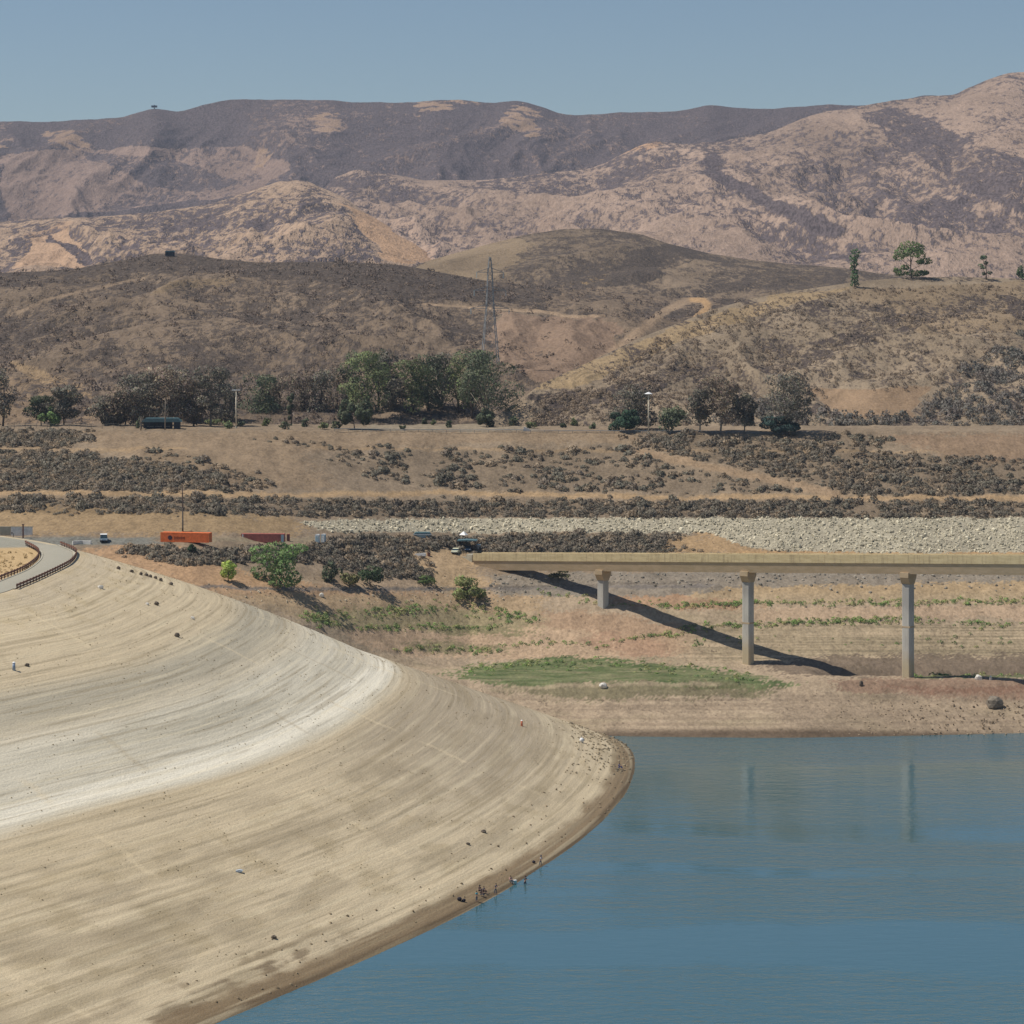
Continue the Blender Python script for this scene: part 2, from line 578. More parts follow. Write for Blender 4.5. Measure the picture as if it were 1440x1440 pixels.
# ------------------------------------------------------------------ water
t = NT('lake_water')
c_ = t.coord(1, 1, 1)
cb = t.coord(.006, .05, 1)
band = t.noise(cb, 1.0, 4, .55)
yw = t.n('ShaderNodeSeparateXYZ', Vector=t.n('ShaderNodeTexCoord').outputs['Object'])
warp = t.math('MULTIPLY', t.math('SUBTRACT', t.noise(t.coord(.012, .012, 1), 1.0, 3, .5), .5), 38.0)
warp = t.math('ADD', warp, t.math('MULTIPLY', t.math('SUBTRACT', t.noise(t.coord(.05, .2, 1), 1.0, 3, .6), .5), 11.0))
yy_ = t.math('DIVIDE', t.math('SUBTRACT', t.math('ADD', yw.outputs[1], warp), 330.0), 250.0)
cr = t.n('ShaderNodeValToRGB', Fac=yy_)
el = cr.color_ramp.elements
for yb, rv_ in ((345, .6), (364, .55), (371, .06), (392, .05), (397, .55), (412, .75), (428, .85), (431, .12), (436, .06), (440, .85), (458, .85), (463, .06), (474, .06), (479, .2), (532, .2), (541, .75)):
    q_ = el.new((yb - 330) / 250.0)
    q_.color = (rv_, rv_, rv_, 1)
el[0].color = (.6, .6, .6, 1)
el[-1].color = (.8, .8, .8, 1)
xm = t.ramp(t.math('ADD', yw.outputs[0], t.math('MULTIPLY', t.math('SUBTRACT', t.noise(t.coord(.02, .15, 1), 1.0, 3, .6), .5), 60.0)), -6.0, 44.0)
xm = t.math('MAXIMUM', xm, t.ramp(yw.outputs[1], 394.0, 402.0, 1.0, 0.0))
bandv = t.math('ADD', t.math('MULTIPLY', cr.outputs[0], xm), t.math('MULTIPLY', t.math('SUBTRACT', 1.0, xm), .22))
calm = t.math('ADD', t.math('MULTIPLY', bandv, 1.0), t.math('MULTIPLY', t.ramp(band, .40, .60), .10))
w1 = t.noise(t.coord(.55, 1.1, 1), 1.0, 3, .6)
w2 = t.noise(t.coord(.16, .42, 1), 1.0, 2, .5)
hgt = t.math('ADD', t.math('MULTIPLY', w1, .6), w2)
bmp = t.n('ShaderNodeBump', Height=hgt, Strength=1.0, Distance=.3)
t.l(t.ramp(calm, 0, 1, .10, .8), bmp.inputs['Strength'])
t.l(bmp.outputs[0], t.b.inputs['Normal'])
t.b.inputs['Base Color'].default_value = (*t_, 1) if (t_ := (.046, .116, .136)) else None
t.l(t.ramp(calm, 0, 1, .03, .15), t.b.inputs['Roughness'])
t.b.inputs['IOR'].default_value = 2.3
t.b.inputs['Specular IOR Level'].default_value = .5
WATER = t.m
xs = np.linspace(-420, 700, 57)
ys_ = np.linspace(60, 700, 33)
XX, YY = np.meshgrid(xs, ys_)
me = mesh_np('lake_water', np.stack([XX, YY, 0 * XX], -1).reshape(-1, 3), grid_faces(*XX.shape))
tag(link('lake_water', me, WATER), kind='structure')

# ------------------------------------------------------------------ dam
CR = np.array([(-260, 240), (-200, 330), (-154, 393), (-122, 450), (-104, 480), (-99.5, 492), (-98.4, 503), (-97.6, 518), (-97, 540), (-97.2, 553), (-98.9, 569), (-101.5, 581), (-107.5, 596), (-119, 613), (-134, 630), (-155, 645)], float)
WL = np.array([(-120, 200), (-72, 280), (-41, 340), (-29.7, 358), (-17.5, 382), (-3.5, 412), (5, 436), (13.2, 460), (20.2, 487), (25.7, 521), (27.1, 542), (26.6, 557), (24.8, 570), (18, 584), (4, 601), (-20, 622)], float)


def resample(Pn, n):
    T = np.linspace(0, len(Pn) - 1, n)
    i = np.clip(T.astype(int), 0, len(Pn) - 2)
    f = (T - i)[:, None]
    p0, p1, p2, p3 = Pn[np.clip(i - 1, 0, None)], Pn[i], Pn[i + 1], Pn[np.clip(i + 2, None, len(Pn) - 1)]
    return .5 * ((2 * p1) + (-p0 + p2) * f + (2 * p0 - 5 * p1 + 4 * p2 - p3) * f ** 2 + (-p0 + 3 * p1 - 3 * p2 + p3) * f ** 3)


NT_ = 760
c2, w2_ = resample(CR, NT_), resample(WL, NT_)
gk = np.exp(-.5 * (np.arange(-90, 91) / 30.0) ** 2)
gk /= gk.sum()
def smooth_curve(q):
    pad = np.concatenate([2 * q[:1] - q[90:0:-1], q, 2 * q[-1:] - q[-2:-92:-1]])
    return np.column_stack([np.convolve(pad[:, j], gk, 'valid') for j in (0, 1)])
c2, w2_ = smooth_curve(c2), smooth_curve(w2_)
arc = np.concatenate([[0], np.cumsum(np.hypot(*np.diff((c2 + w2_) / 2, axis=0).T))])
ss = np.concatenate([[-.75, -.5, -.3, -.2], np.linspace(-.14, -.005, 14), np.linspace(0, 1.05, 430)])
SS, TT = np.meshgrid(ss, np.arange(NT_), indexing='ij')
ARC = arc[TT]
DX = np.where((SS >= 0)[..., None], c2[TT] * (1 - SS[..., None]) + w2_[TT] * SS[..., None], c2[TT] + np.array([-130., -38.]) * (-SS[..., None]))
gs = SS - .04 * np.sin(np.pi * np.clip(SS / .55, 0, 1))
DZ = np.where(SS >= 0, 42 * (1 - gs), 42 + SS * 3)
dist = SS * 126.0
on = sst(0, .03, SS)
DZ = DZ + on * (fbm(ARC / 40, dist / 14, 4, 61) * .22 + fbm(ARC / 30, dist / 1.1, 3, 62) * .08 + fbm(ARC / 1.2, dist / 1.2, 2, 64) * .05)
DZ = DZ + np.where(SS < -.12, fbm(DX[..., 0] / 5, DX[..., 1] / 5, 3, 63) * .3, 0)
DU = 720 + F * DX[..., 0] / DX[..., 1]
DV = VH + F * (H - DZ) / DX[..., 1]

# surface colour: bands left at old water levels
n_a = fbm(ARC / 60, dist / 6, 4, 71)
n_b = fbm(ARC / 70, dist / 1.1, 4, 72)
n_c = fbm(ARC / 9, dist / 5, 4, 73)
lv = SS + .018 * n_a + .006 * n_b
dcol = np.empty(DX.shape[:2] + (3,))
KD = .90


def D3(r, g, b):
    return lin(r, g, b, KD)


dcol[:] = D3(189, 173, 144)


def dp(mask, c, a=1.0):
    m = np.clip(mask * a, 0, 1)[..., None]
    dcol[:] = dcol * (1 - m) + np.asarray(c) * m


far = sst(150, 330, ARC)
dp(sst(.27, .33, lv) * sst(.42, .36, lv), D3(165, 157, 138), .9)
dp(sst(.36, .44, lv) * sst(.60, .57, lv), D3(198, 190, 170), .95)
dp(sst(.41, .44, lv) * sst(.51, .47, lv) * sst(.1, -.2, n_a), D3(172, 164, 144), .7)
dp(sst(.52, .54, lv) * sst(.58, .56, lv), D3(222, 214, 194), .9)
dp(sst(.575, .62, lv) * sst(.8, .7, lv) * sst(-.15, .35, n_a), D3(176, 160, 130), .6)
dp(sst(.6, .75, lv) * sst(.99, .9, lv) * sst(.0, .35, n_c), D3(160, 144, 114), .55)
dp(sst(.58, .64, lv) * sst(260, 330, ARC) * sst(.95, .8, lv), D3(158, 145, 124), .8)
dp(sst(.25, .05, lv) * sst(-.1, .4, n_c), D3(172, 154, 118), .5)
dp(sst(.66, .8, lv) * sst(270, 190, ARC) * sst(-.2, .35, n_a), D3(146, 132, 106), .65)
dp(sst(.90, .95, lv) * sst(250, 220, ARC) * sst(0, .3, n_b + n_c), D3(112, 96, 76), .75)
dp(sst(.956, .972, SS + .012 * n_c), D3(120, 102, 78), .9)
dp(sst(.985, .993, SS + .004 * n_b), D3(92, 78, 60), .9)
dp(sst(.18, .32, n_b) * on, D3(140, 126, 100), .45)
dp(sst(-.1, -.4, n_b) * on, D3(210, 196, 164), .3)
# seams running down the slope every thirty metres or so
for q in np.arange(20, arc[-1], 27.0):
    d = np.abs(ARC - q - 1.5 * n_c - 6 * SS)
    dp(sst(1.1, .4, d) * sst(-.1, .15, fbm(ARC / 60 + q, dist / 18, 2, 81)) * on * sst(.97, .9, SS), D3(212, 194, 160) if int(q) % 2 else D3(166, 151, 124), .32)
# dry grass on the land side of the crest
dp(sst(.58, .70, lv) * sst(1.0, .9, lv) * sst(-.05, .3, fbm(ARC / 22, dist / 7, 4, 77)), D3(150, 136, 112), .5)
dp(sst(.10, .02, SS) * on, D3(178, 164, 140), .6)
dp(sst(-.005, -.03, SS), D3(178, 152, 112), .95)
dp(sst(-.1, -.13, SS) * sst(0, .3, fbm(DX[..., 0] / 4, DX[..., 1] / 3, 3, 82)), D3(150, 124, 84), .8)
dp(sst(-.004, -.012, SS) * sst(590, 596, DX[..., 1]), D3(140, 138, 126), .95)
dm = NT('dam_face')
uvc = dm.coord(1, 1, 1, 'UV')
a_ = dm.attr('Col')
s1 = dm.noise(dm.n('ShaderNodeMapping', Vector=uvc, Scale=(.012, 1.6, 1)).outputs[0], 1.0, 5, .65)
s2 = dm.noise(dm.n('ShaderNodeMapping', Vector=uvc, Scale=(.07, .5, 1)).outputs[0], 1.0, 6, .65)
s3 = dm.noise(dm.n('ShaderNodeMapping', Vector=uvc, Scale=(1.6, 2.4, 1)).outputs[0], 1.0, 3, .6)
s4 = dm.noise(dm.n('ShaderNodeMapping', Vector=uvc, Scale=(2.6, 4.5, 1)).outputs[0], 1.0, 3, .7)
k_ = dm.ramp(dm.math('ADD', dm.math('MULTIPLY', s1, .3), dm.math('ADD', dm.math('MULTIPLY', s2, .22), dm.math('ADD', dm.math('MULTIPLY', s3, .22), dm.math('MULTIPLY', s4, .26)))), .34, .66, .78, 1.15)
cc = dm.n('ShaderNodeVectorMath', _operation='SCALE', i0=a_, Scale=k_).outputs[0]
sp = dm.ramp(dm.math('ADD', dm.math('MULTIPLY', s3, .7), dm.math('MULTIPLY', s2, .3)), .60, .66)
cc = dm.mix(dm.math('MULTIPLY', sp, .4), cc, tuple(D3(120, 106, 82)))
DAMM = dm.done(cc, .95, dm.math('ADD', dm.math('MULTIPLY', s1, .6), dm.math('ADD', dm.math('MULTIPLY', s3, .8), s2)), .45, .3, .08)
uvd = np.stack([ARC, dist], -1).reshape(-1, 2)
me = mesh_np('earth_dam', np.concatenate([DX, DZ[..., None]], -1).reshape(-1, 3), grid_faces(*SS.shape), dcol.reshape(-1, 3), uv=uvd, smooth=True)
tag(link('earth_dam', me, DAMM), 'broad pale dirt dam face with bleached water-line bands sloping into the lake', 'dam')


def D(u, v, dz=0.0):
    """nearest visible point of the dam at photo pixel (u, v)"""
    d = (DU - u) ** 2 + (DV - v) ** 2
    q = np.where(d < max(9.0, d.min() + 1), DX[..., 1], 1e9)
    a, b = np.unravel_index(q.argmin(), q.shape)
    return Vector((float(DX[a, b, 0]), float(DX[a, b, 1]), float(DZ[a, b]) + dz))


# ------------------------------------------------------------------ crest road, kerbs and guard rails
OUT = resample(CR[2:13], 160) + np.array([-1.6, 0])
INN = resample(np.array([(-164, 393), (-131, 450), (-113, 482), (-109, 492), (-107.6, 503), (-106.6, 518), (-105.8, 537), (-107, 557), (-109.2, 572), (-112, 583), (-117.5, 598)], float), 160) + np.array([1.0, 0])
t = NT('asphalt')
c_ = t.coord()
n_ = t.noise(c_, .5, 6, .7)
nb = t.noise(t.coord(.15, .02, 1), 1.0, 4, .6)
ASPH = t.done(t.mix(t.math('ADD', t.math('MULTIPLY', n_, .5), t.math('MULTIPLY', nb, .5)), tuple(lin(142, 138, 124)), tuple(lin(176, 170, 152))), .9, n_, .3, .05, .2)
rv = []
for q in np.linspace(0, 1, 7):
    p = OUT * (1 - q) + INN * q
    rv.append(np.column_stack([p, np.full(len(p), 42.06 + .12 * (1 - (2 * q - 1) ** 2))]))
rv = np.array(rv)
tag(link('crest_road', mesh_np('crest_road', rv.reshape(-1, 3), grid_faces(7, 160), smooth=True), ASPH), kind='structure')
PAINT_W = plain('white_concrete', (.74, .73, .69), .7, 0, .2, .8)
PAINT_G = plain('weathered_concrete', lin(176, 170, 152), .85, 0, .25, .5)
RUST = plain('rusty_steel', lin(134, 92, 76), .7, .2, .35, 1.5)
RUST2 = plain('dark_rusty_steel', lin(108, 82, 70), .7, .2, .35, 1.5)


def strip_bar(mb, pts, z0, h, w):
    """a bar of height h and width w that follows a level polyline"""
    pts = np.asarray(pts)
    tn = np.gradient(pts, axis=0)
    tn /= np.linalg.norm(tn, axis=1)[:, None]
    nr = np.column_stack([-tn[:, 1], tn[:, 0]]) * w / 2
    ring = []
    for p, n in zip(pts, nr):
        ring.append([mb.bm.verts.new((p[0] + s * n[0], p[1] + s * n[1], z)) for s, z in ((-1, z0), (1, z0), (1, z0 + h), (-1, z0 + h))])
    for a, b in zip(ring[:-1], ring[1:]):
        for k in range(4):
            mb.bm.faces.new((a[k], a[(k + 1) % 4], b[(k + 1) % 4], b[k]))
    mb.bm.faces.new(ring[0])
    mb.bm.faces.new(ring[-1][::-1])
    return mb


def at_arc(pts, step):
    a = np.concatenate([[0], np.cumsum(np.hypot(*np.diff(pts, axis=0).T))])
    q = np.arange(.5, a[-1], step)
    return np.column_stack([np.interp(q, a, pts[:, 0]), np.interp(q, a, pts[:, 1])])


for side, crv, i0, i1, lab in ((0, OUT + np.array([.9, 0]), 58, 160, 'rust brown guard rail on the lake side of the curving dam road'),
                               (1, INN + np.array([-.5, 0]), 58, 160, 'rust brown guard rail on the grassy inner side of the dam road')):
    seg = crv[i0:i1]
    c0 = seg[len(seg) // 2]
    e = empty('guard_rail', (c0[0], c0[1], 42.0), 0, lab, 'guard rail')
    rel = seg - c0
    strip_bar(MB(), rel, .62, .42, .14).build('rail', RUST, e)
    strip_bar(MB(), rel, .28, .16, .08).build('lower_rail', RUST2, e)
    for p in at_arc(rel, 2.6):
        MB().box((p[0], p[1] + 0, .52), (.2, .2, 1.24)).build('post', RUST2, e)
    kb = strip_bar(MB(), seg + np.array([-.55 if side == 0 else .7, 0]), 42.0, .2, .45)
    tag(kb.build('road_kerb', PAINT_G), kind='structure')
# white kerb wall at the mouth of the road and a low one beside it
a0, a1 = np.array(G(102, 766)), np.array(G(128, 765))
b = strip_bar(MB(), np.array([a0[:2], (a0[:2] + a1[:2]) / 2 + np.array([0, 1.0]), a1[:2]]), min(a0[2], a1[2]) - .1, 1.1, .5)
tag(b.build('concrete_barrier', PAINT_W), 'short bright white concrete barrier at the end of the dam road', 'barrier')

# ------------------------------------------------------------------ foliage
def cards(rng, n, cen, rad, size, shell=.55, flat=0.0):
    """n small leaf quads on and inside an ellipsoid"""
    d = rng.normal(size=(n, 3))
    d /= np.linalg.norm(d, axis=1)[:, None]
    r = (shell + (1 - shell) * rng.random(n)) ** .6
    p = np.asarray(cen) + d * r[:, None] * np.asarray(rad)
    a = rng.normal(size=(n, 3))
    a[:, 2] *= 1 - flat
    a /= np.linalg.norm(a, axis=1)[:, None]
    b = np.cross(a, rng.normal(size=(n, 3)))
    b /= np.linalg.norm(b, axis=1)[:, None] + 1e-9
    s = size * (.6 + .8 * rng.random(n))[:, None]
    q = np.stack([p - a * s - b * s * .5, p + a * s * .2 - b * s * .6, p + a * s + b * s * .2, p - a * s * .2 + b * s * .6], 1)
    # wind every leaf so that it faces outwards, and shade it mostly along that direction
    out = d + np.array([0, 0, .25])
    out /= np.linalg.norm(out, axis=1)[:, None]
    g = np.cross(q[:, 1] - q[:, 0], q[:, 2] - q[:, 0])
    flip = (g * out).sum(1) < 0
    q[flip] = q[flip][:, ::-1]
    g = np.where(flip[:, None], -g, g)
    g /= np.linalg.norm(g, axis=1)[:, None] + 1e-9
    nn = out * .75 + g * .45
    nn /= np.linalg.norm(nn, axis=1)[:, None]
    return q.reshape(-1, 3), np.repeat(nn, 4, 0)


def foliage_mesh(name, rng, blobs, n, size, c, c2=None, var=.28):
    vs, cs, ns_ = [], [], []
    tot = sum(b[3] for b in blobs)
    for (cen, rad, tone, wt) in blobs:
        k = max(6, int(n * wt / tot))
        q_, n_ = cards(rng, k, cen, rad, size)
        vs.append(q_)
        ns_.append(n_)
        base = np.asarray(c) * tone if c2 is None else np.asarray(c) * (1 - (tone - .6) / .9) + np.asarray(c2) * ((tone - .6) / .9)
        col = base[None] * (1 + var * rng.uniform(-1, 1, size=(k, 1))) * (1 + .06 * rng.normal(size=(k, 3)))
        cs.append(np.repeat(col, 4, 0))
    V = np.concatenate(vs)
    return mesh_np(name, V, np.arange(len(V)).reshape(-1, 4), np.concatenate(cs), nrm=np.concatenate(ns_))


BARK = plain('pale_bark', lin(158, 146, 130), .9, 0, .35, 3)
BARKD = plain('dark_bark', lin(92, 80, 70), .9, 0, .3, 3)


def make_tree(name, seed, h, w, c, style, label, loc, bark=BARKD, leaf=.42, n=1500, cat='tree', group=None):
    rng = np.random.default_rng(seed)
    e = empty(name, loc, 0, label, cat, group)
    blobs, limbs = [], []
    if style == 'gum':          # bare stem, tall irregular crown
        base, nb = .26, 15
        for i in range(nb):
            z = base + (1 - base) * (i + .6) / nb
            sp = w * .5 * (.55 + .45 * math.sin(math.pi * (z - base + .1) / (1.15 - base)))
            a = rng.uniform(0, 6.28)
            rr = sp * rng.uniform(.25, .85)
            blobs.append(((rr * math.cos(a), rr * math.sin(a), min(z, .93) * h), (w * rng.uniform(.17, .3), w * rng.uniform(.17, .3), h * rng.uniform(.09, .16)), rng.uniform(.7, 1.35), 1))
    elif style == 'mass':       # crown to the ground
        for i in range(20):
            z = rng.uniform(.1, .88)
            sp = w * .5 * math.sqrt(max(.1, 1 - (z - .35) ** 2 * 1.9))
            a = rng.uniform(0, 6.28)
            rr = sp * rng.uniform(.2, .8)
            blobs.append(((rr * math.cos(a), rr * math.sin(a), z * h), (w * rng.uniform(.17, .28), w * rng.uniform(.17, .28), h * rng.uniform(.12, .2)), rng.uniform(.7, 1.35), 1))
    elif style == 'round':
        for i in range(14):
            d = rng.normal(size=3)
            d /= np.linalg.norm(d)
            blobs.append(((d[0] * w * .3, d[1] * w * .3, h * (.54 + .3 * d[2])), (w * .2, w * .2, h * .17), rng.uniform(.7, 1.3), 1))
    elif style == 'double':
        for cx, hh in ((-.26, .58), (.25, .52)):
            for i in range(9):
                d = rng.normal(size=3)
                d /= np.linalg.norm(d)
                blobs.append(((cx * w + d[0] * w * .16, d[1] * w * .2, h * (hh + .26 * d[2])), (w * .13, w * .15, h * .17), rng.uniform(.7, 1.3), 1))
    elif style == 'column':
        for i in range(9):
            z = (i + .6) / 9
            blobs.append(((rng.uniform(-.22, .22) * w, rng.uniform(-.2, .2) * w, z * h * .97), (w * rng.uniform(.22, .4), w * .3, h * .075), rng.uniform(.7, 1.3), 1))
    elif style == 'pine':       # open crown of flat layers, low skirt
        for x, z, rx, rz in ((-.02, .88, .26, .1), (.12, .82, .2, .09), (-.2, .72, .22, .1), (.02, .70, .26, .09), (-.36, .58, .15, .07), (.24, .62, .12, .1), (.36, .46, .16, .06), (.2, .44, .1, .05), (-.16, .30, .12, .05), (-.36, .22, .1, .05), (.14, .14, .3, .06), (-.28, .14, .14, .05), (.34, .16, .14, .05)):
            blobs.append(((x * w, rng.uniform(-.2, .2) * w, z * h), (rx * w * 1.1, rx * w, rz * h * 1.5), rng.uniform(.75, 1.3), rx * 5))
    elif style == 'willow':     # the big green tree below the containers
        for x, z, rx, rz in ((-.28, .80, .2, .13), (-.06, .86, .2, .12), (.3, .86, .18, .10), (.16, .74, .16, .1), (-.34, .6, .14, .10), (.0, .66, .2, .12), (.12, .48, .16, .14), (.06, .3, .2, .16), (-.12, .26, .16, .16), (.26, .22, .14, .14), (.1, .12, .26, .1), (-.14, .52, .17, .14), (.12, .62, .18, .13), (-.02, .4, .2, .14), (-.36, .32, .12, .13), (-.32, .18, .1, .1)):
            blobs.append(((x * w, rng.uniform(-.2, .2) * w, z * h), (rx * w, rx * w, rz * h), .75 + .6 * z * rng.uniform(.7, 1.2), rx * 5))  # clump colours darken towards the base: shade painted into the crown
    elif style == 'bush':
        for i in range(13):
            a = rng.uniform(0, 6.28)
            rr = w * .36 * math.sqrt(rng.random())
            z = rng.uniform(.14, .82) * (1 - .7 * (rr / (w * .5)) ** 2)
            blobs.append(((rr * math.cos(a), rr * math.sin(a), z * h), (w * rng.uniform(.12, .22), w * rng.uniform(.12, .22), h * rng.uniform(.12, .2)), rng.uniform(.65, 1.4), 1))
    elif style == 'sapling':
        for i in range(8):
            z = rng.uniform(.12, .97)
            blobs.append(((rng.uniform(-.36, .36) * w, rng.uniform(-.3, .3) * w, z * h), (w * .16, w * .16, h * .06), rng.uniform(.7, 1.3), 1))
    # trunk with limbs to some clumps
    mb = MB()
    tw = max(.1, h * .017)
    top = {'gum': .72, 'mass': .6, 'round': .55, 'double': .3, 'column': .85, 'pine': .55, 'willow': .6, 'bush': .3, 'sapling': .95}[style]
    bend = rng.uniform(-.05, .05, 2) * w
    pts = [(bend[0] * math.sin(2.4 * q), bend[1] * math.sin(2.0 * q), q * top * h - (.4 if q == 0 else 0)) for q in np.linspace(0, 1, 6)]
    mb.tube(pts, [tw * (1.25 - .8 * q) for q in np.linspace(0, 1, 6)], 7)
    for j in sorted(range(len(blobs)), key=lambda j: -blobs[j][3])[:9]:
        cen = blobs[j][0]
        q = min(.9, max(.15, cen[2] / (top * h) * .62))
        p0 = Vector(pts[min(5, int(q * 5))])
        p1 = Vector(cen)
        mid = (p0 + p1) / 2 + Vector((0, 0, -h * .02))
        mb.tube([p0, mid, p1], [tw * .5, tw * .34, tw * .12], 5)
    mb.build('trunk', bark, e, True)
    link('crown', foliage_mesh('crown', rng, blobs, n, leaf, c), LEAF, e)
    return e


def px(n, y):                 # pixels of the photo to metres at distance y
    return n * y / F


GRN = lin(86, 92, 64, .5)
DKG = lin(70, 75, 58, .5)
GRY = lin(92, 88, 78, .5)
BRN = lin(98, 88, 76, .5)
YGR = lin(126, 138, 74, .5)
BGR = lin(90, 108, 68, .54)

TREES = [   # u, foot row, height px, width px, style, colour, bark, label
    (4, 598, 76, 34, 'gum', GRY, BARKD, 'grey-brown tree cut off by the left edge of the photo on the terrace'),
    (58, 597, 40, 34, 'mass', DKG, BARKD, 'dark bushy tree left of the bright green bush on the terrace'),
    (90, 597, 52, 42, 'gum', GRY, BARKD, 'thin grey tree standing right behind the bright green terrace bush'),
    (148, 597, 42, 44, 'mass', GRY, BARKD, 'low grey tree at the left end of the leafless-looking clump behind the shelter'),
    (176, 598, 58, 52, 'mass', BRN, BARKD, 'brownish broad tree directly left of the teal roofed shelter'),
    (210, 598, 70, 60, 'gum', GRY, BARK, 'tall grey tree rising behind the left half of the teal roofed shelter'),
    (240, 598, 78, 58, 'gum', BRN, BARK, 'tallest brown-grey tree behind the right half of the teal roofed shelter'),
    (272, 597, 66, 42, 'mass', BRN, BARKD, 'brown-grey tree filling the gap right of the teal roofed shelter'),
    (296, 597, 80, 50, 'gum', GRY, BARK, 'grey tree with pale stem standing left of the left lamp pole'),
    (316, 588, 60, 34, 'mass', GRY, BARKD, 'low grey tree directly behind the left lamp pole'),
    (192, 590, 62, 46, 'mass', GRY, BARKD, 'dusky grey tree behind the left end of the teal roofed shelter'),
    (256, 588, 72, 46, 'mass', GRY, BARKD, 'dusky grey tree behind the right end of the teal roofed shelter'),
    (392, 578, 50, 40, 'mass', BRN, BARKD, 'brown hazy tree behind the slim young dark tree'),
    (472, 580, 64, 40, 'mass', BRN, BARKD, 'brownish tree just above the dark twin-crowned tree'),
    (532, 582, 90, 40, 'mass', DKG, BARKD, 'dense dark tree in the middle of the left half of the tall green trees'),
    (622, 582, 84, 36, 'gum', GRY, BARK, 'thin pale-stemmed tree in the gap left of the see-through green tree'),
    (664, 588, 92, 44, 'gum', DKG, BARKD, 'dark tree joined to the left side of the biggest dark tree'),
    (366, 580, 56, 56, 'mass', DKG, BARKD, 'dark green tree standing right of the left lamp pole'),
    (426, 580, 58, 40, 'mass', BRN, BARKD, 'brown hazy tree left of the tall green trees'),
    (452, 582, 62, 36, 'mass', GRY, BARKD, 'grey hazy tree touching the tall green trees from the left'),
    (410, 598, 44, 12, 'sapling', DKG, BARKD, 'slim young dark tree above the row of small green shrubs'),
    (515, 588, 92, 58, 'gum', GRN, BARKD, 'tall green tree behind the dark round tree on the terrace'),
    (498, 582, 84, 36, 'gum', DKG, BARKD, 'narrow dark tree at the left end of the tall green trees'),
    (550, 584, 82, 42, 'gum', GRY, BARK, 'thin grey-green tree between two fuller green trees on the terrace'),
    (578, 586, 78, 44, 'gum', GRN, BARKD, 'green tree with bare lower stem over pink dirt on the terrace'),
    (604, 584, 82, 46, 'gum', DKG, BARKD, 'olive tree just left of the gap before the biggest dark tree'),
    (645, 585, 84, 36, 'gum', GRN, BARKD, 'see-through green tree leaning on the biggest dark tree from the left'),
    (684, 594, 98, 76, 'gum', DKG, BARK, 'biggest dark green tree with white forked stem, below the lattice pylon'),
    (499, 604, 44, 52, 'double', DKG, BARKD, 'round dark green twin-crowned tree on a short stem at the terrace edge'),
    (886, 604, 64, 58, 'mass', GRY, BARKD, 'grey tree crown over dark green bushes left of the right lamp pole'),
    (880, 606, 38, 54, 'bush', lin(52, 68, 54, .54), BARKD, 'dark green bush at the foot of the right lamp pole'),
    (945, 606, 36, 34, 'mass', DKG, BARKD, 'low dark green tree just right of the right lamp pole'),
    (984, 608, 60, 30, 'gum', GRY, BARK, 'slender white-stemmed grey tree left of the two grey crowns'),
    (1013, 608, 76, 48, 'gum', BRN, BARK, 'grey-brown round-crowned tree with pale stem right of the right lamp pole'),
    (1047, 608, 52, 24, 'gum', GRY, BARK, 'thin grey tree with whitish stem between two fuller grey trees'),
    (1106, 608, 80, 62, 'gum', GRY, BARK, 'rightmost tall grey tree on the terrace with a white twisted stem'),
    (1096, 609, 30, 60, 'bush', lin(52, 66, 62, .54), BARKD, 'dark bluish bush below the rightmost tall grey terrace tree'),
    (72, 599, 30, 40, 'bush', BGR, BARKD, 'bright green bush on the terrace at the far left'),
    (684, 600, 34, 30, 'bush', DKG, BARKD, 'dark round bush at the foot of the biggest dark tree'),
]
for i, (u, v, hp, wp, stl, c, bk, lab) in enumerate(TREES):
    p = G(u, max(v, 598.5)) if v >= 598 else G(u, 599)
    y = p.y + (0 if v >= 598 else (598 - v) * 2.4)
    p = Vector(((u - 720) * y / F, y, p.z))
    # height so that the top reaches the photo's row
    top = H - (v - hp - VH) * y / F
    hh = max(1.2, top - p.z)
    make_tree('bush' if stl == 'bush' else 'tree', 100 + i, hh, px(wp * (1.28 if stl in ('gum', 'mass') else 1), y), c, stl, lab, p, bk, leaf=.33 if stl != 'bush' else .3, n=4200 if wp > 40 else 2400, cat='bush' if stl == 'bush' else 'tree')

SHRUBS = [(375, 598, 14, 18, 'small green shrub, first of the row right of the left lamp pole'), (401, 604, 13, 20, 'small green shrub below the slim young dark tree'), (430, 600, 14, 16, 'small green shrub, middle one of the terrace row'),
          (454, 604, 13, 18, 'small green shrub second left of the dark twin-crowned tree'), (473, 603, 14, 16, 'small green shrub touching the dark twin-crowned tree'), (338, 600, 9, 16, 'small dark shrub at the foot of the left lamp pole'), (320, 603, 11, 20, 'dark low shrub left of the left lamp pole'),
          (566, 604, 8, 10, 'tiny dark shrub on the pale paving right of the twin-crowned tree'), (597, 596, 9, 8, 'tiny dark shrub, left one of a close pair on the paving'), (610, 597, 8, 8, 'tiny dark shrub, right one of a close pair on the paving'),
          (632, 602, 12, 10, 'small grey-green shrub alone on the paving left of the big dark tree'), (722, 599, 18, 14, 'upright dark shrub just right of the biggest dark tree'), (746, 602, 14, 18, 'dark green shrub beside the pale slab'),
          (772, 596, 8, 8, 'tiny shrub in dry grass right of the pale slab'), (792, 602, 8, 9, 'tiny shrub left of the middle terrace shrub in the dry grass'), (805, 599, 11, 14, 'small dark shrub alone in the dry grass left of the dark bush'), (834, 603, 9, 10, 'tiny shrub nearest the dark bush by the right lamp pole'),
          (195, 602, 18, 8, 'narrow green shrub at the left end of the teal roofed shelter'), (300, 596, 10, 26, 'low green hedge shrub behind dry grass left of the left lamp pole')]
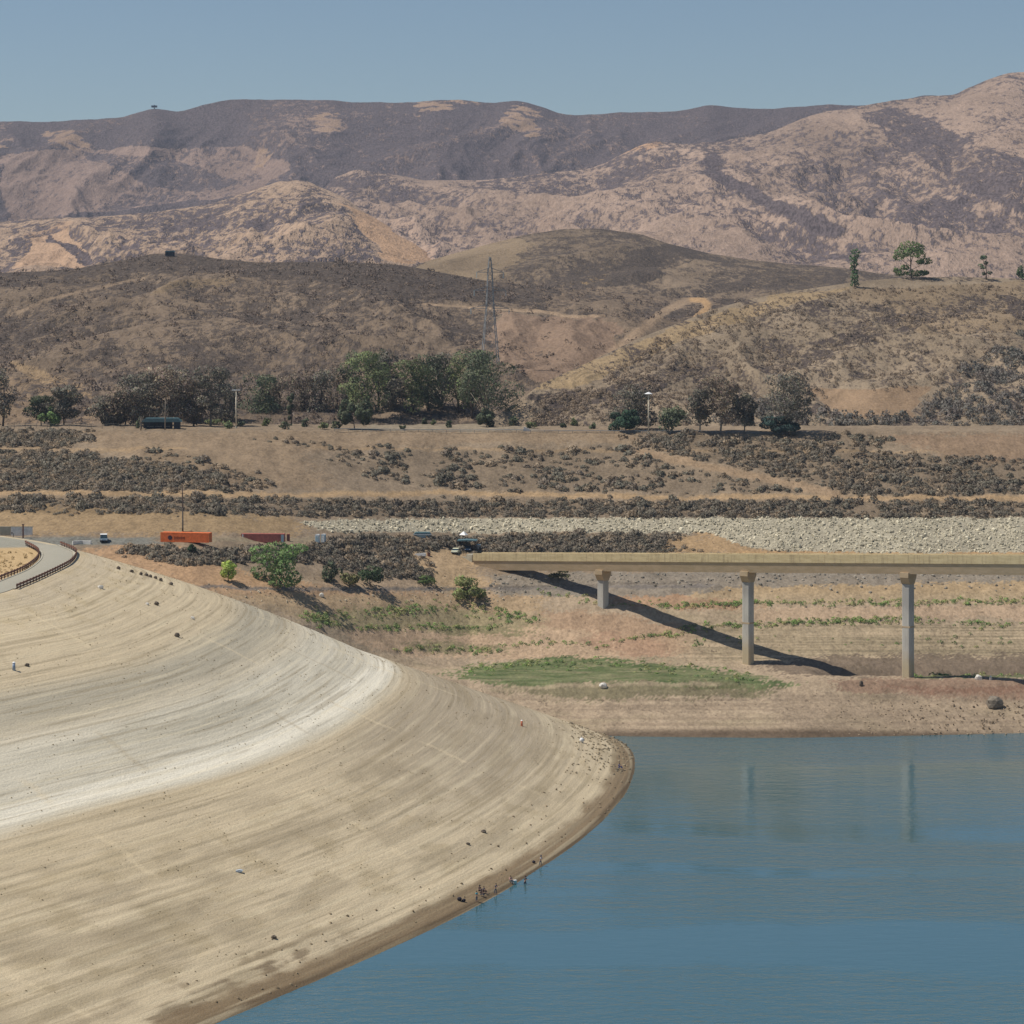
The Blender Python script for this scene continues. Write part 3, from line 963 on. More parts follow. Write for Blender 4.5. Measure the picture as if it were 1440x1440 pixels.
for i, (u, v, hp, wp, lab) in enumerate(SHRUBS):
    p = G(u, v)
    make_tree('shrub', 300 + i, px(hp, p.y), px(wp, p.y), DKG if i % 3 else GRN, 'bush', lab, p, BARKD, leaf=.34, n=220, cat='shrub', group='small shrubs along the terrace')

LOW = [   # trees and bushes of the valley floor
    ('tree', 393, 824, 63, 88, 'willow', BGR, 'large bright green spreading tree below the red container', 2600, .34),
    ('bush', 321, 817, 30, 25, 'round', YGR, 'yellow-green round bush left of the large bright green tree', 700, .3),
    ('bush', 466, 818, 34, 30, 'bush', DKG, 'dusky green upright bush right of the large bright green tree', 700, .32),
    ('bush', 491, 824, 30, 34, 'bush', lin(98, 96, 66, .54), 'olive-brown bush in the middle of three by the gravel track', 700, .32),
    ('bush', 522, 827, 32, 42, 'round', lin(64, 78, 54, .54), 'dark green dome-shaped bush, right one of three by the gravel track', 900, .32),
    ('bush', 656, 842, 42, 60, 'bush', lin(98, 102, 66, .6), 'big spiky olive bush in front of the left bridge end', 1600, .34),
    ('bush', 270, 778, 13, 14, 'round', lin(50, 68, 48, .54), 'small dark green ball bush in front of the orange container', 300, .25),
    ('bush', 786, 812, 13, 44, 'bush', lin(72, 72, 52, .54), 'low dark bush hanging under the bridge deck left of the first pier', 500, .3),
    ('bush', 600, 820, 12, 36, 'bush', lin(84, 98, 60, .54), 'low green bush at the tip of the grey scrub beside the track', 400, .28),
]
for i, (nm, u, v, hp, wp, stl, c, lab, n, lf) in enumerate(LOW):
    p = G(u, v)
    make_tree(nm, 400 + i, px(hp, p.y), px(wp, p.y), c, stl, lab, p, BARKD, leaf=lf, n=n, cat='tree' if nm == 'tree' else 'bush')

# ------------------------------------------------------------------ scrub on the slopes
def bush_tris(rng, n, w, h, size, shell=.6):
    """unit scrub bush: leaf triangles on a low dome"""
    d = rng.normal(size=(n, 3))
    d[:, 2] = np.abs(d[:, 2])
    d /= np.linalg.norm(d, axis=1)[:, None]
    p = d * (shell + (1 - shell) * rng.random(n))[:, None] * np.array([w / 2, w / 2, h])
    a = rng.normal(size=(n, 3))
    b = rng.normal(size=(n, 3))
    a /= np.linalg.norm(a, axis=1)[:, None]
    b = np.cross(a, b)
    b /= np.linalg.norm(b, axis=1)[:, None]
    q = np.stack([p - a * size, p + a * size * .6 + b * size * .8, p + a * size * .5 - b * size * .8], 1)
    out = d + np.array([0, 0, .3])
    out /= np.linalg.norm(out, axis=1)[:, None]
    g = np.cross(q[:, 1] - q[:, 0], q[:, 2] - q[:, 0])
    flip = (g * out).sum(1) < 0
    q[flip] = q[flip][:, ::-1]
    g = np.where(flip[:, None], -g, g)
    g /= np.linalg.norm(g, axis=1)[:, None] + 1e-9
    nn = out * .75 + g * .45
    return q, np.repeat(nn / np.linalg.norm(nn, axis=1)[:, None], 3, 0)


def scrub_mesh(name, rng, pts, widths, cols, tn=60, hr=.45):
    prot = [bush_tris(rng, tn, 1, hr, .12) for _ in range(14)]
    N = len(pts)
    ids = rng.integers(0, 14, N)
    ang = rng.uniform(0, 6.28, N)
    B = np.array([q[0] for q in prot])[ids].reshape(N, -1, 3)
    NN = np.array([q[1] for q in prot])[ids].reshape(N, -1, 3)
    ca, sa = np.cos(ang)[:, None], np.sin(ang)[:, None]
    sx = (widths * rng.uniform(.8, 1.3, N))[:, None]
    sy = (widths * rng.uniform(.8, 1.2, N))[:, None]
    sz = (widths * rng.uniform(.8, 1.3, N))[:, None]
    x, y = B[..., 0] * sx, B[..., 1] * sy
    V = np.stack([x * ca - y * sa, x * sa + y * ca, B[..., 2] * sz], -1) + pts[:, None, :]
    NN = np.stack([NN[..., 0] * ca - NN[..., 1] * sa, NN[..., 0] * sa + NN[..., 1] * ca, NN[..., 2]], -1).reshape(-1, 3)
    cl = cols[:, None, :] * (1 + .26 * rng.uniform(-1, 1, size=(N, tn, 1)))
    cl = np.repeat(cl, 3, 1).reshape(-1, 3)
    V = V.reshape(-1, 3)
    return mesh_np(name, V, np.arange(len(V)).reshape(-1, 3), cl, nrm=NN)


rng = np.random.default_rng(7)
SC1, SC2, SC3 = lin(102, 93, 82, .54), lin(93, 89, 78, .52), lin(118, 105, 88, .52)
# candidate points over the ground mesh, weighted by the density map; cell size shrinks with distance
vis = (GV2[:-3] < 830)
idx = np.argwhere(vis & (gden[:-3] > .05))
area = 2.5 * 1.3
pick = rng.random(len(idx)) < gden[idx[:, 0], idx[:, 1]] ** 1.1 * .52
cl = fbm(GX / 11, GY / 9, 3, 91)
idx = idx[pick]
keep = rng.random(len(idx)) < np.clip(.34 + 1.6 * cl[idx[:, 0], idx[:, 1]] + gden[idx[:, 0], idx[:, 1]] ** 4 * .8, 0, 1)
idx = idx[keep]
pts = np.stack([GX, GY, GZ], -1)[idx[:, 0], idx[:, 1]] + np.array([0, 0, -.12])
wd = np.clip(rng.lognormal(math.log(1.5), .42, len(pts)), .7, 4.0)
mixc = rng.random(len(pts))[:, None]
bcol = SC1 * (1 - mixc) + SC2 * mixc
bcol = np.where(rng.random(len(pts))[:, None] < .2, SC3, bcol)
print('scrub', len(pts))
gd = gden[idx[:, 0], idx[:, 1]]
uu, vv_ = GU2[idx[:, 0], idx[:, 1]], GV2[idx[:, 0], idx[:, 1]]
inframe = (uu > 5) & (uu < 1435)
order = np.argsort(-(wd * (gd < .7) * inframe))
solo = order[:290]
rest = np.setdiff1d(np.arange(len(pts)), solo)
link_me = scrub_mesh('chaparral', rng, pts[rest], wd[rest], bcol[rest])
o = link('chaparral', link_me, LEAF)
tag(o, 'dense grey-brown dry chaparral covering the slopes below the terrace', 'scrub', kind='stuff')
protos = []
for k in range(8):
    q, qn = bush_tris(rng, 90, 1, .42, .12)
    q = q.reshape(-1, 3)
    c = (SC1, SC2, SC3, SC2)[k % 4][None] * (1 + .35 * rng.uniform(-1, 1, size=(90, 1)))
    m_ = mesh_np('scrub_bush', q, np.arange(270).reshape(-1, 3), np.repeat(c, 3, 0), nrm=qn)
    m_.materials.append(LEAF)
    protos.append(m_)
first = None
for j, i in enumerate(solo):
    u, v = uu[i], vv_[i]
    if first is None:
        o = first = bpy.data.objects.new('scrub_bush', protos[0])
    else:
        o = first.copy()
        o.data = protos[j % 8]
    COL.objects.link(o)
    o.location = pts[i]
    o.rotation_euler = (0, 0, rng.uniform(0, 6.28))
    o.scale = (wd[i] * rng.uniform(.9, 1.3), wd[i], wd[i] * rng.uniform(.8, 1.2))
    if v > 745:
        z, g = 'dry grey-brown scrub bush at the ragged edge of the dark scrub belt below the riprap', 'scrub bushes round the dark belt'
    elif v > 698:
        z, g = 'dry grey-brown scrub bush in the strip between the bench track and the riprap', 'scrub bushes above the riprap'
    elif u < 430:
        z, g = 'dry grey-brown scrub bush standing apart on the bare slope above the containers', 'scrub bushes on the left slope'
    elif u < 1000:
        z, g = 'dry grey-brown scrub bush scattered on the bare slope below the tall terrace trees', 'scrub bushes on the middle slope'
    else:
        z, g = 'dry grey-brown scrub bush scattered on the slope right of the slanting track', 'scrub bushes on the right slope'
    tag(o, z, 'bush', g)

# low green weeds on the lake bed
wpts, wcol, wwid = [], [], []
WE = [([(440, 872), (520, 862), (600, 856), (690, 860), (750, 872)], 12, 240), ([(500, 884), (600, 882), (700, 884)], 5, 110), ([(560, 912), (620, 912), (700, 918)], 5, 80),
      ([(930, 853), (1000, 850), (1060, 848)], 4, 120), ([(1060, 848), (1200, 848), (1330, 848), (1440, 846), (1600, 846)], 5, 240), ([(960, 884), (1060, 880), (1180, 874), (1300, 873), (1440, 880)], 5, 230),
      ([(1090, 877), (1290, 871)], 5, 90), ([(880, 898), (930, 893), (980, 890)], 4, 40), ([(700, 905), (860, 905)], 6, 40), ([(760, 830), (840, 850), (930, 850)], 6, 40),
      ([(650, 945), (720, 935), (840, 932), (960, 942), (1060, 955)], 10, 170), ([(1285, 949), (1440, 949)], 2.5, 60), ([(430, 866), (470, 876)], 8, 60), ([(960, 905), (1440, 900)], 12, 40)]
for pl, sp, n in WE:
    pl = np.array(pl, float)
    t_ = rng.random(n) * (len(pl) - 1)
    i = t_.astype(int)
    f = (t_ - i)[:, None]
    q = pl[i] * (1 - f) + pl[i + 1] * f + rng.normal(size=(n, 2)) * np.array([6, sp * .5])
    for u, v in q:
        p = G(u, v, -.05)
        wpts.append(p)
        wcol.append((lin(100, 122, 68, .5), lin(128, 130, 86, .54), lin(88, 104, 66, .54))[rng.integers(0, 3)])
        wwid.append(rng.uniform(.6, 1.8))
me = scrub_mesh('lakebed_weeds', rng, np.array(wpts), np.array(wwid), np.array(wcol), 30, .42)
tag(link('lakebed_weeds', me, LEAF), 'low green weeds growing in lines on the dry lake bed', 'weeds', kind='stuff')

# tufts in the dry grass inside the road bend
tp = [D(rng.uniform(0, 40), rng.uniform(775, 806)) for _ in range(40)]
me = scrub_mesh('dry_grass_tufts', rng, np.array(tp), rng.uniform(.5, 1.2, 40), np.repeat(lin(128, 108, 72, .85)[None], 40, 0), 24, .5)
tag(link('dry_grass_tufts', me, LEAF), 'brown dry grass tufts inside the bend of the dam road', 'grass', kind='stuff')


# loose stones: riprap bank, bank under the bridge, dam toe and face
def stones_mesh(name, rng, pts, size, cols):
    bm = bmesh.new()
    bmesh.ops.create_icosphere(bm, subdivisions=1, radius=1)
    bm.verts.ensure_lookup_table()
    iv = np.array([v.co[:] for v in bm.verts])
    fi = np.array([[v.index for v in f.verts] for f in bm.faces])
    bm.free()
    N = len(pts)
    jit = 1 + rng.uniform(-.3, .3, size=(N, len(iv), 1))
    V = iv[None] * jit * (size[:, None] * rng.uniform(.6, 1.2, size=(N, 3)))[:, None, :] + pts[:, None, :]
    Fc = (fi[None] + (np.arange(N) * len(iv))[:, None, None]).reshape(-1, 3)
    cc = np.repeat(cols * (1 + .3 * rng.uniform(-1, 1, size=(N, 1))), len(iv), 0)
    return mesh_np(name, V.reshape(-1, 3), Fc, cc)


t = NT('stone')
n_ = t.noise(t.coord(), 3, 4, .6)
STONE = t.done(t.n('ShaderNodeVectorMath', _operation='SCALE', i0=t.attr('Col'), Scale=t.ramp(n_, .3, .7, .75, 1.2)).outputs[0], .95, n_, .4, .1, .1)
ri = np.argwhere(rip[:-3] > .5)
ri = ri[rng.random(len(ri)) < .42]
rp = np.stack([GX, GY, GZ], -1)[ri[:, 0], ri[:, 1]] + rng.normal(size=(len(ri), 3)) * np.array([.3, .3, .05])
print('riprap', len(rp))
me = stones_mesh('riprap', rng, rp, np.clip(rng.lognormal(math.log(.30), .35, len(rp)), .15, .75), np.repeat(lin(210, 200, 174, 1.0)[None], len(rp), 0) * rng.uniform(.6, 1.1, size=(len(rp), 1)))
tag(link('riprap', me, STONE), 'pale quarry stones armouring the long bank behind the bridge', 'riprap', kind='stuff')
sp_, sc_, sz_ = [], [], []
for k in range(420):
    u, v = rng.uniform(690, 1440), rng.uniform(807, 834)
    if v < 826 - (u - 690) * .02 or rng.random() < .3:
        sp_.append(G(u, v)); sz_.append(rng.uniform(.2, .6)); sc_.append(lin(150, 142, 128))
for k in range(160):
    u, v = rng.uniform(250, 760), rng.uniform(822, 850)
    sp_.append(G(u, v)); sz_.append(rng.uniform(.12, .36)); sc_.append(lin(176, 164, 142))
for k in range(260):
    u, v = rng.uniform(1150, 1440), rng.uniform(985, 1036)
    sp_.append(G(u, v)); sz_.append(rng.uniform(.1, .35)); sc_.append(lin(150, 132, 110))
di = np.argwhere((SS > .9) & (SS < .995) & (DU > 250) & (DU < 900))
di = di[rng.random(len(di)) < .012]
for a, b in di:
    sp_.append((DX[a, b, 0], DX[a, b, 1], DZ[a, b])); sz_.append(rng.uniform(.08, .3)); sc_.append(lin(136, 120, 96))
di = np.argwhere((SS > .84) & (SS < 1.0) & (DU > 800) & (DV < 1100))
di = di[rng.random(len(di)) < .03]
for a, b in di:
    sp_.append((DX[a, b, 0], DX[a, b, 1], DZ[a, b])); sz_.append(rng.uniform(.12, .42)); sc_.append(lin(150, 136, 112))
di = np.argwhere((SS > .03) & (SS < .93) & (DU > 0) & (DU < 900) & (n_c > .05))
di = di[rng.random(len(di)) < .034]
for a, b in di:
    sp_.append((DX[a, b, 0], DX[a, b, 1], DZ[a, b])); sz_.append(rng.uniform(.05, .17)); sc_.append(lin(150, 134, 106))
print('stones', len(sp_))
me = stones_mesh('loose_stones', rng, np.array([tuple(p) for p in sp_]), np.array(sz_), np.array(sc_))
tag(link('loose_stones', me, STONE), 'loose stones strewn over the dam face and the dry shore', 'stones', kind='stuff')


# ------------------------------------------------------------------ hills and mountains
def hill(name, mat, ridge, foot, nu, ns, prof, amp, gl, seed, col, den, paintf=None, ridge_n=1.2, back=.45, u0=-300, u1=1740):
    r, f = np.array(ridge, float), np.array(foot, float)
    U = np.linspace(u0, u1, nu)
    rv, ry = np.interp(U, r[:, 0], r[:, 1]), np.interp(U, r[:, 0], r[:, 2])
    ker = np.ones(9) / 9
    rv = np.convolve(np.pad(rv, 4, 'edge'), ker, 'valid')
    rv = rv + fbm(U / 40, U * 0 + seed, 4, seed) * ridge_n
    fv, fy = np.interp(U, f[:, 0], f[:, 1]), np.interp(U, f[:, 0], f[:, 2])
    s = np.concatenate([np.linspace(0, 1, ns), 1 + np.linspace(.03, back, 12)])
    Sg, Ug = np.meshgrid(s, U, indexing='ij')
    Yy = fy[None] + (ry - fy)[None] * Sg
    zr, zf = H - (rv - VH) * ry / F, H - (fv - VH) * fy / F
    hprof = np.where(Sg <= 1, np.clip(Sg, 0, 1) ** prof, 1 - (Sg - 1) * .9)
    # round the top so the ridge is not a knife edge
    Zz = zf[None] + (zr - zf)[None] * hprof
    Xx = (Ug - 720) * Yy / F
    env = np.clip(np.sin(np.pi * np.clip(Sg, 0, 1) ** .8), 0, 1) ** .8
    env = np.where(Sg > 1, 0, env)
    wx = fbm(Xx / (gl * 2), Yy / (gl * 3), 3, seed + 5) * gl * .9
    dsp = (ridged((Xx + wx) / gl, (Yy + wx) / (gl * 2.1), 5, seed + 9) - .62) * 1.5 + fbm(Xx / (gl * .35), Yy / (gl * .5), 3, seed + 13) * .16
    Zz = Zz + env * amp * dsp
    Zz = np.maximum(Zz, -4.5)
    c = np.empty(Xx.shape + (3,))
    c[:] = col
    dn = np.full(Xx.shape, float(den))
    dn += .22 * fbm(Xx / (gl * .8), Yy / (gl * 1.0), 5, seed + 21) - .22 * np.clip(dsp, -.6, .8)
    Vi = VH + F * (H - Zz) / Yy
    if paintf:
        c, dn = paintf(Ug, Vi, Xx, Yy, c, dn, Sg)
    me = mesh_np(name, np.stack([Xx, Yy, Zz], -1).reshape(-1, 3), grid_faces(*Xx.shape), c.reshape(-1, 3), {'Den': np.clip(dn, -.4, 1.4)}, smooth=True)
    tag(link(name, me, mat), kind='structure')
    return Ug, Vi, Xx, Yy, Zz, dn, Sg


def blend(c, m, col):
    m = np.clip(m, 0, 1)[..., None]
    return c * (1 - m) + np.asarray(col) * m


def wob(U, V, X, Y, s, a=14, b=6, g=60):
    return U + fbm(X / g, Y / g, 4, s) * a * 2, V + fbm(X / g, Y / g, 4, s + 3) * b * 2


# right hillside
def pr(U, V, X, Y, c, d, S_):
    u, v = wob(U, V, X, Y, 140, 14, 5, 30)
    c = blend(c, inpoly(u, v, [(700, 552), (760, 538), (830, 508), (900, 474), (985, 448), (1100, 414), (1200, 402), (1080, 440), (960, 478), (880, 520), (800, 548)]) * .7, C3(180, 154, 116))
    c = blend(c, inpoly(u, v, [(1140, 545), (1300, 545), (1290, 588), (1180, 585)]) * .9, C3(158, 132, 105))
    c = blend(c, inpoly(u, v, [(1180, 410), (1440, 395), (1740, 395), (1740, 450), (1300, 470), (1200, 430)]) * .5, C3(148, 126, 98))
    d = np.where(inpoly(u, v, [(1140, 545), (1300, 545), (1290, 588), (1180, 585)]), -.3, d)
    d = np.where(inpoly(u, v, [(1130, 492), (1180, 468), (1250, 440), (1295, 440), (1300, 462), (1230, 485), (1140, 500)]), .72 + .5 * fbm(X / 14, Y / 14, 3, 68), d)
    d = np.where(inpoly(u, v, [(740, 560), (860, 540), (960, 515), (1000, 522), (900, 555), (800, 575)]), .8, d)
    d = np.where(inpoly(u, v, [(1390, 405), (1440, 420), (1740, 430), (1740, 470), (1440, 455)]), .85, d)
    d = np.where(inpoly(u, v, [(1180, 400), (1440, 395), (1440, 412), (1200, 425)]), d - .3, d)
    return c, d


NEARH = terrain_mat('hill_scrub', .55, lin(86, 76, 70, 1.2), .5, (.62, 1.3), .5, .6, .03)
MIDH = terrain_mat('mid_hill_scrub', .34, lin(88, 78, 70, 1.2), .42, (.6, 1.3), .5, 1.0, .014)
MTN = terrain_mat('mountain_scrub', .135, lin(97, 86, 85, 1.15), .42, (.6, 1.35), .6, 3.0, .006)
HRr = [(690, 590, 822), (740, 556, 840), (760, 540, 860), (820, 513, 890), (900, 475, 940), (960, 452, 970), (1000, 436, 1000), (1060, 419, 1030), (1130, 407, 1060), (1200, 397, 1090), (1260, 391, 1110), (1340, 389, 1120), (1440, 392, 1130), (1740, 398, 1140)]
HR = hill('hillside', NEARH, HRr, [(400, 605, 815), (690, 600, 818), (1740, 600, 830)], 620, 190, .92, 5.0, 40, 211, C3(160, 142, 119), .58, pr, .6, .6, 690)


def pm(U, V, X, Y, c, d, S_):
    u, v = wob(U, V, X, Y, 160, 20, 7, 60)
    c = blend(c, inpoly(u, v, [(700, 440), (860, 450), (900, 520), (760, 540), (690, 500)]) * .6, C3(152, 126, 106))
    c = blend(c, inpoly(u, v, [(-300, 530), (90, 530), (130, 575), (110, 600), (-300, 600)]) * .5, C3(166, 140, 110))
    c = blend(c, inpoly(u, v, [(0, 505), (40, 515), (130, 560), (120, 568), (30, 530)]) * .7, C3(184, 156, 120))
    c = blend(c, inpoly(u, v, [(190, 415), (260, 390), (340, 388), (300, 402), (220, 412)]) * .25, C3(168, 142, 100))
    for pl, hw, a in (([(660, 432), (760, 438), (800, 445), (850, 444)], 2.5, .8), ([(560, 425), (660, 432)], 2, .6), ([(715, 400), (770, 410), (790, 415)], 2.5, .7), ([(800, 540), (880, 480), (930, 442), (960, 425), (990, 418)], 7, .55), ([(0, 450), (70, 420), (160, 400), (200, 392)], 3, .35)):
        q = sst(hw * 1.5, hw * .5, dline(U, V + fbm(X / 30, Y / 30, 2, 5) * 2, pl, 1.5))
        c = blend(c, q * a, C3(178, 152, 124))
        d = d - .6 * q * a
    q = sst(7, 3, dline(U, V, [(974, 421), (988, 422), (995, 428), (992, 436), (980, 446)], 1.3))
    c = blend(c, q * .95, C3(196, 160, 118))
    trk = q
    d = np.where(inpoly(u, v, [(-300, 380), (0, 380), (220, 352), (480, 366), (600, 376), (700, 396), (780, 402), (780, 430), (600, 420), (420, 400), (300, 382), (180, 384), (0, 400), (-300, 400)]), np.maximum(d, .85), d)
    d = np.where(inpoly(u, v, [(360, 375), (480, 372), (640, 395), (660, 425), (520, 430), (420, 420), (380, 400)]), np.maximum(d, .72), d)
    d = np.where(inpoly(u, v, [(380, 430), (460, 450), (520, 500), (440, 490), (380, 460)]), np.maximum(d, .68), d)
    d = np.where(inpoly(u, v, [(700, 440), (860, 450), (900, 520), (760, 540), (690, 500)]), d - .3, d) - trk
    return c, d


HMr = [(-300, 396, 1180), (0, 384, 1200), (100, 379, 1210), (165, 367, 1230), (220, 356, 1250), (265, 357, 1250), (300, 363, 1240), (360, 369, 1230), (480, 368, 1230), (560, 372, 1240), (620, 383, 1250), (660, 391, 1255), (700, 397, 1260), (780, 404, 1270), (860, 411, 1280), (950, 418, 1290), (1040, 420, 1300), (1200, 440, 1300), (1740, 470, 1300)]
HM = hill('mid_hill', MIDH, HMr, [(-300, 603, 790), (300, 603, 800), (720, 602, 838), (1740, 602, 850)], 760, 230, .85, 7.5, 75, 231, C3(138, 120, 101), .62, pm, 1.0, .4, -300, 1740)


def ph(U, V, X, Y, c, d, S_):
    u, v = wob(U, V, X, Y, 170, 16, 6, 80)
    c = blend(c, inpoly(u, v, [(540, 400), (600, 366), (720, 330), (750, 345), (700, 395), (640, 400)]) * .75, C3(154, 134, 108))
    d = np.where(inpoly(u, v, [(540, 400), (600, 366), (720, 330), (740, 345), (690, 395), (640, 400)]), d - .3, d)
    d = np.where(inpoly(u, v, [(700, 395), (760, 332), (850, 318), (940, 340), (1180, 372), (1250, 384), (1250, 410), (1000, 410), (900, 400), (800, 405)]), np.maximum(d, .68 + .5 * fbm(X / 30, Y / 40, 4, 67)), d)
    d = np.where(inpoly(u, v, [(900, 350), (940, 340), (1000, 355), (900, 400), (780, 412), (840, 395)]), np.maximum(d, .9), d)
    d = np.where(inpoly(u, v, [(1040, 385), (1180, 372), (1200, 400), (1120, 412), (1050, 400)]), np.maximum(d, .8), d)
    d = np.where(inpoly(u, v, [(940, 362), (1010, 372), (1000, 400), (900, 408)]), d - .15, d)
    c = blend(c, inpoly(u, v, [(790, 400), (850, 380), (830, 395), (800, 408)]) * .7, C3(180, 150, 105))
    return c, d


HBr = [(430, 440, 1500), (540, 396, 1560), (600, 367, 1620), (680, 345, 1660), (740, 330, 1700), (790, 322, 1710), (840, 321, 1710), (900, 329, 1700), (935, 341, 1690), (1000, 357, 1680), (1060, 366, 1670), (1120, 372, 1660), (1180, 376, 1650), (1240, 385, 1650), (1440, 400, 1650), (1740, 420, 1650)]
HB = hill('domed_hill', MIDH, HBr, [(430, 455, 1330), (1740, 455, 1340)], 520, 150, .8, 8, 110, 251, C3(142, 124, 104), .68, ph, .8, .4, 430)


# mountains
def p3(U, V, X, Y, c, d, S_):
    u, v = wob(U, V, X, Y, 180, 22, 9, 220)
    c = blend(c, inpoly(u, v, [(470, 285), (520, 300), (590, 345), (600, 366), (540, 362), (500, 330)]) * .8, C3(196, 158, 122))
    d = np.where(inpoly(u, v, [(470, 285), (520, 300), (590, 345), (600, 366), (540, 362), (500, 330)]), d - .45, d)
    c = blend(c, inpoly(u, v, [(40, 320), (110, 310), (130, 375), (20, 375)]) * .6, C3(190, 155, 124))
    d = np.where(inpoly(u, v, [(50, 330), (110, 318), (130, 375), (20, 375)]), d - .4, d)
    d = np.where(inpoly(u, v, [(75, 322), (100, 335), (140, 370), (120, 372), (80, 340)]), d + .5, d)
    return c, d


M3r = [(-300, 300, 2650), (0, 312, 2650), (50, 306, 2650), (130, 306, 2660), (220, 298, 2700), (300, 286, 2740), (350, 270, 2780), (392, 254, 2820), (430, 254, 2820), (480, 275, 2780), (530, 309, 2740), (590, 346, 2700), (630, 372, 2680), (700, 400, 2660), (900, 440, 2650)]
hill('foothill', MTN, M3r, [(-300, 420, 2050), (900, 425, 2050)], 520, 170, .85, 26, 190, 271, C3(184, 157, 132), .62, p3, 2.0, .4, -300, 900)


def p2(U, V, X, Y, c, d, S_):
    u, v = wob(U, V, X, Y, 190, 22, 9, 260)
    d = d + .45 * sst(17, 3, dline(u, v, [(985, 224), (1020, 245), (1090, 294), (1160, 326)], 1.3))  # shade of the gully's right-facing slope, painted as a line of denser shrub colour
    d = np.where(inpoly(u, v, [(1190, 165), (1240, 190), (1340, 260), (1440, 300), (1740, 330), (1740, 270), (1440, 220), (1330, 180), (1260, 150)]), d + .2, d)  # shaded right flank, its shade painted in as extra shrub density
    d = np.where(inpoly(u, v, [(1150, 185), (1230, 205), (1290, 235), (1360, 262), (1330, 262), (1230, 222)]), np.maximum(d, .75), d)
    c = blend(c, inpoly(u, v, [(820, 222), (900, 192), (940, 196), (930, 206), (860, 224)]) * .7, C3(196, 156, 120))
    return c, d


M2r = [(430, 290, 3300), (470, 250, 3300), (500, 238, 3320), (545, 244, 3320), (600, 254, 3320), (690, 253, 3330), (760, 244, 3330), (830, 238, 3340), (880, 214, 3360), (920, 197, 3380), (960, 203, 3380), (1000, 200, 3380), (1080, 187, 3420), (1130, 166, 3440), (1160, 157, 3450), (1200, 152, 3460), (1250, 142, 3480), (1300, 136, 3500), (1345, 133, 3500), (1360, 124, 3500), (1385, 113, 3500), (1420, 102, 3500), (1480, 100, 3500), (1740, 120, 3500)]
hill('mountain', MTN, M2r, [(430, 430, 2350), (1740, 430, 2350)], 700, 220, .9, 42, 320, 291, C3(177, 152, 133), .63, p2, 2.0, .4, 430)


def p1(U, V, X, Y, c, d, S_):
    u, v = wob(U, V, X, Y, 200, 20, 8, 300)
    for pl in ([(70, 178), (120, 180), (135, 216), (105, 220), (75, 195)], [(715, 150), (755, 148), (765, 185), (735, 190), (700, 172)], [(350, 205), (378, 205), (380, 245), (355, 245)], [(420, 160), (480, 160), (470, 180), (430, 176)], [(0, 195), (45, 198), (40, 206), (0, 206)], [(590, 142), (680, 140), (670, 152), (600, 154)]):
        m = inpoly(u + fbm(X / 60, Y / 60, 4, 7) * 24, v + fbm(X / 60, Y / 60, 4, 8) * 12, pl) * sst(-.3, .15, fbm(X / 50, Y / 30, 4, 9))
        c = blend(c, m * .6, C3(182, 150, 118))
        d = d - .5 * m
    d = np.where(inpoly(u, v, [(120, 215), (240, 225), (330, 260), (300, 275), (200, 265)]), d + .2, d)
    d = np.where(inpoly(u, v, [(0, 220), (330, 200), (420, 240), (360, 280), (0, 310)]), d - .38, d)
    return c, d


M1r = [(-300, 176, 4500), (0, 171, 4500), (80, 171, 4500), (120, 168, 4500), (165, 166, 4500), (190, 159, 4500), (216, 153, 4500), (250, 157, 4500), (285, 148, 4520), (320, 140, 4550), (420, 140, 4550), (500, 143, 4550), (550, 145, 4550), (600, 142, 4550), (640, 140, 4550), (690, 145, 4550), (730, 141, 4550), (752, 147, 4550), (790, 160, 4550), (815, 163, 4550), (870, 158, 4550), (950, 157, 4550), (1000, 147, 4550), (1050, 153, 4550), (1095, 153, 4550), (1150, 147, 4550), (1230, 149, 4550), (1300, 134, 4550), (1740, 150, 4550)]
hill('far_mountain', MTN, M1r, [(-300, 400, 3500), (1740, 400, 3500)], 760, 200, .9, 40, 340, 311, C3(160, 136, 122), .89, p1, 2.2, .3)

# big scrub on the right hillside
Ug, Vi, Xx, Yy, Zz, dn, Sg = HR
hd = np.zeros(Xx.shape)
wU, wV = wob(Ug, Vi, Xx, Yy, 401, 14, 5, 30)
for d_, pl in ((.9, [(1110, 560), (1180, 575), (1250, 590), (1340, 545), (1360, 520), (1440, 470), (1740, 440), (1740, 612), (1120, 612)]), (.75, [(1020, 575), (1130, 555), (1150, 612), (1000, 612)]), (.5, [(1290, 520), (1440, 470), (1440, 520), (1340, 560), (1200, 552)]), (.55, [(1130, 492), (1180, 468), (1250, 440), (1295, 440), (1300, 462), (1230, 485), (1140, 500)]), (.5, [(740, 565), (860, 540), (1000, 515), (1000, 600), (740, 600)]), (.42, [(850, 520), (1000, 440), (1200, 405), (1440, 400), (1740, 400), (1740, 560), (850, 570)])):
    hd = np.maximum(hd, d_ * inpoly(wU, wV, pl))
hd = np.where(inpoly(wU, wV, [(1150, 548), (1290, 548), (1290, 586), (1190, 585)]), 0, hd)
hi = np.argwhere((hd > .05) & (Sg < 1))
wgt = 2.3 * (Yy[0, 1] / Yy[0, 1])
keep = rng.random(len(hi)) < hd[hi[:, 0], hi[:, 1]] * .24 * np.clip(.5 + 1.3 * fbm(Xx / 12, Yy / 12, 3, 95)[hi[:, 0], hi[:, 1]], .05, 1.2)
hi = hi[keep]
hp_ = np.stack([Xx, Yy, Zz], -1)[hi[:, 0], hi[:, 1]]
big = hd[hi[:, 0], hi[:, 1]]
hw_ = np.clip(rng.lognormal(math.log(1.9), .35, len(hp_)), .8, 4.2) * np.where(big > .6, 1.25, .72)
m_ = rng.random(len(hp_))[:, None]
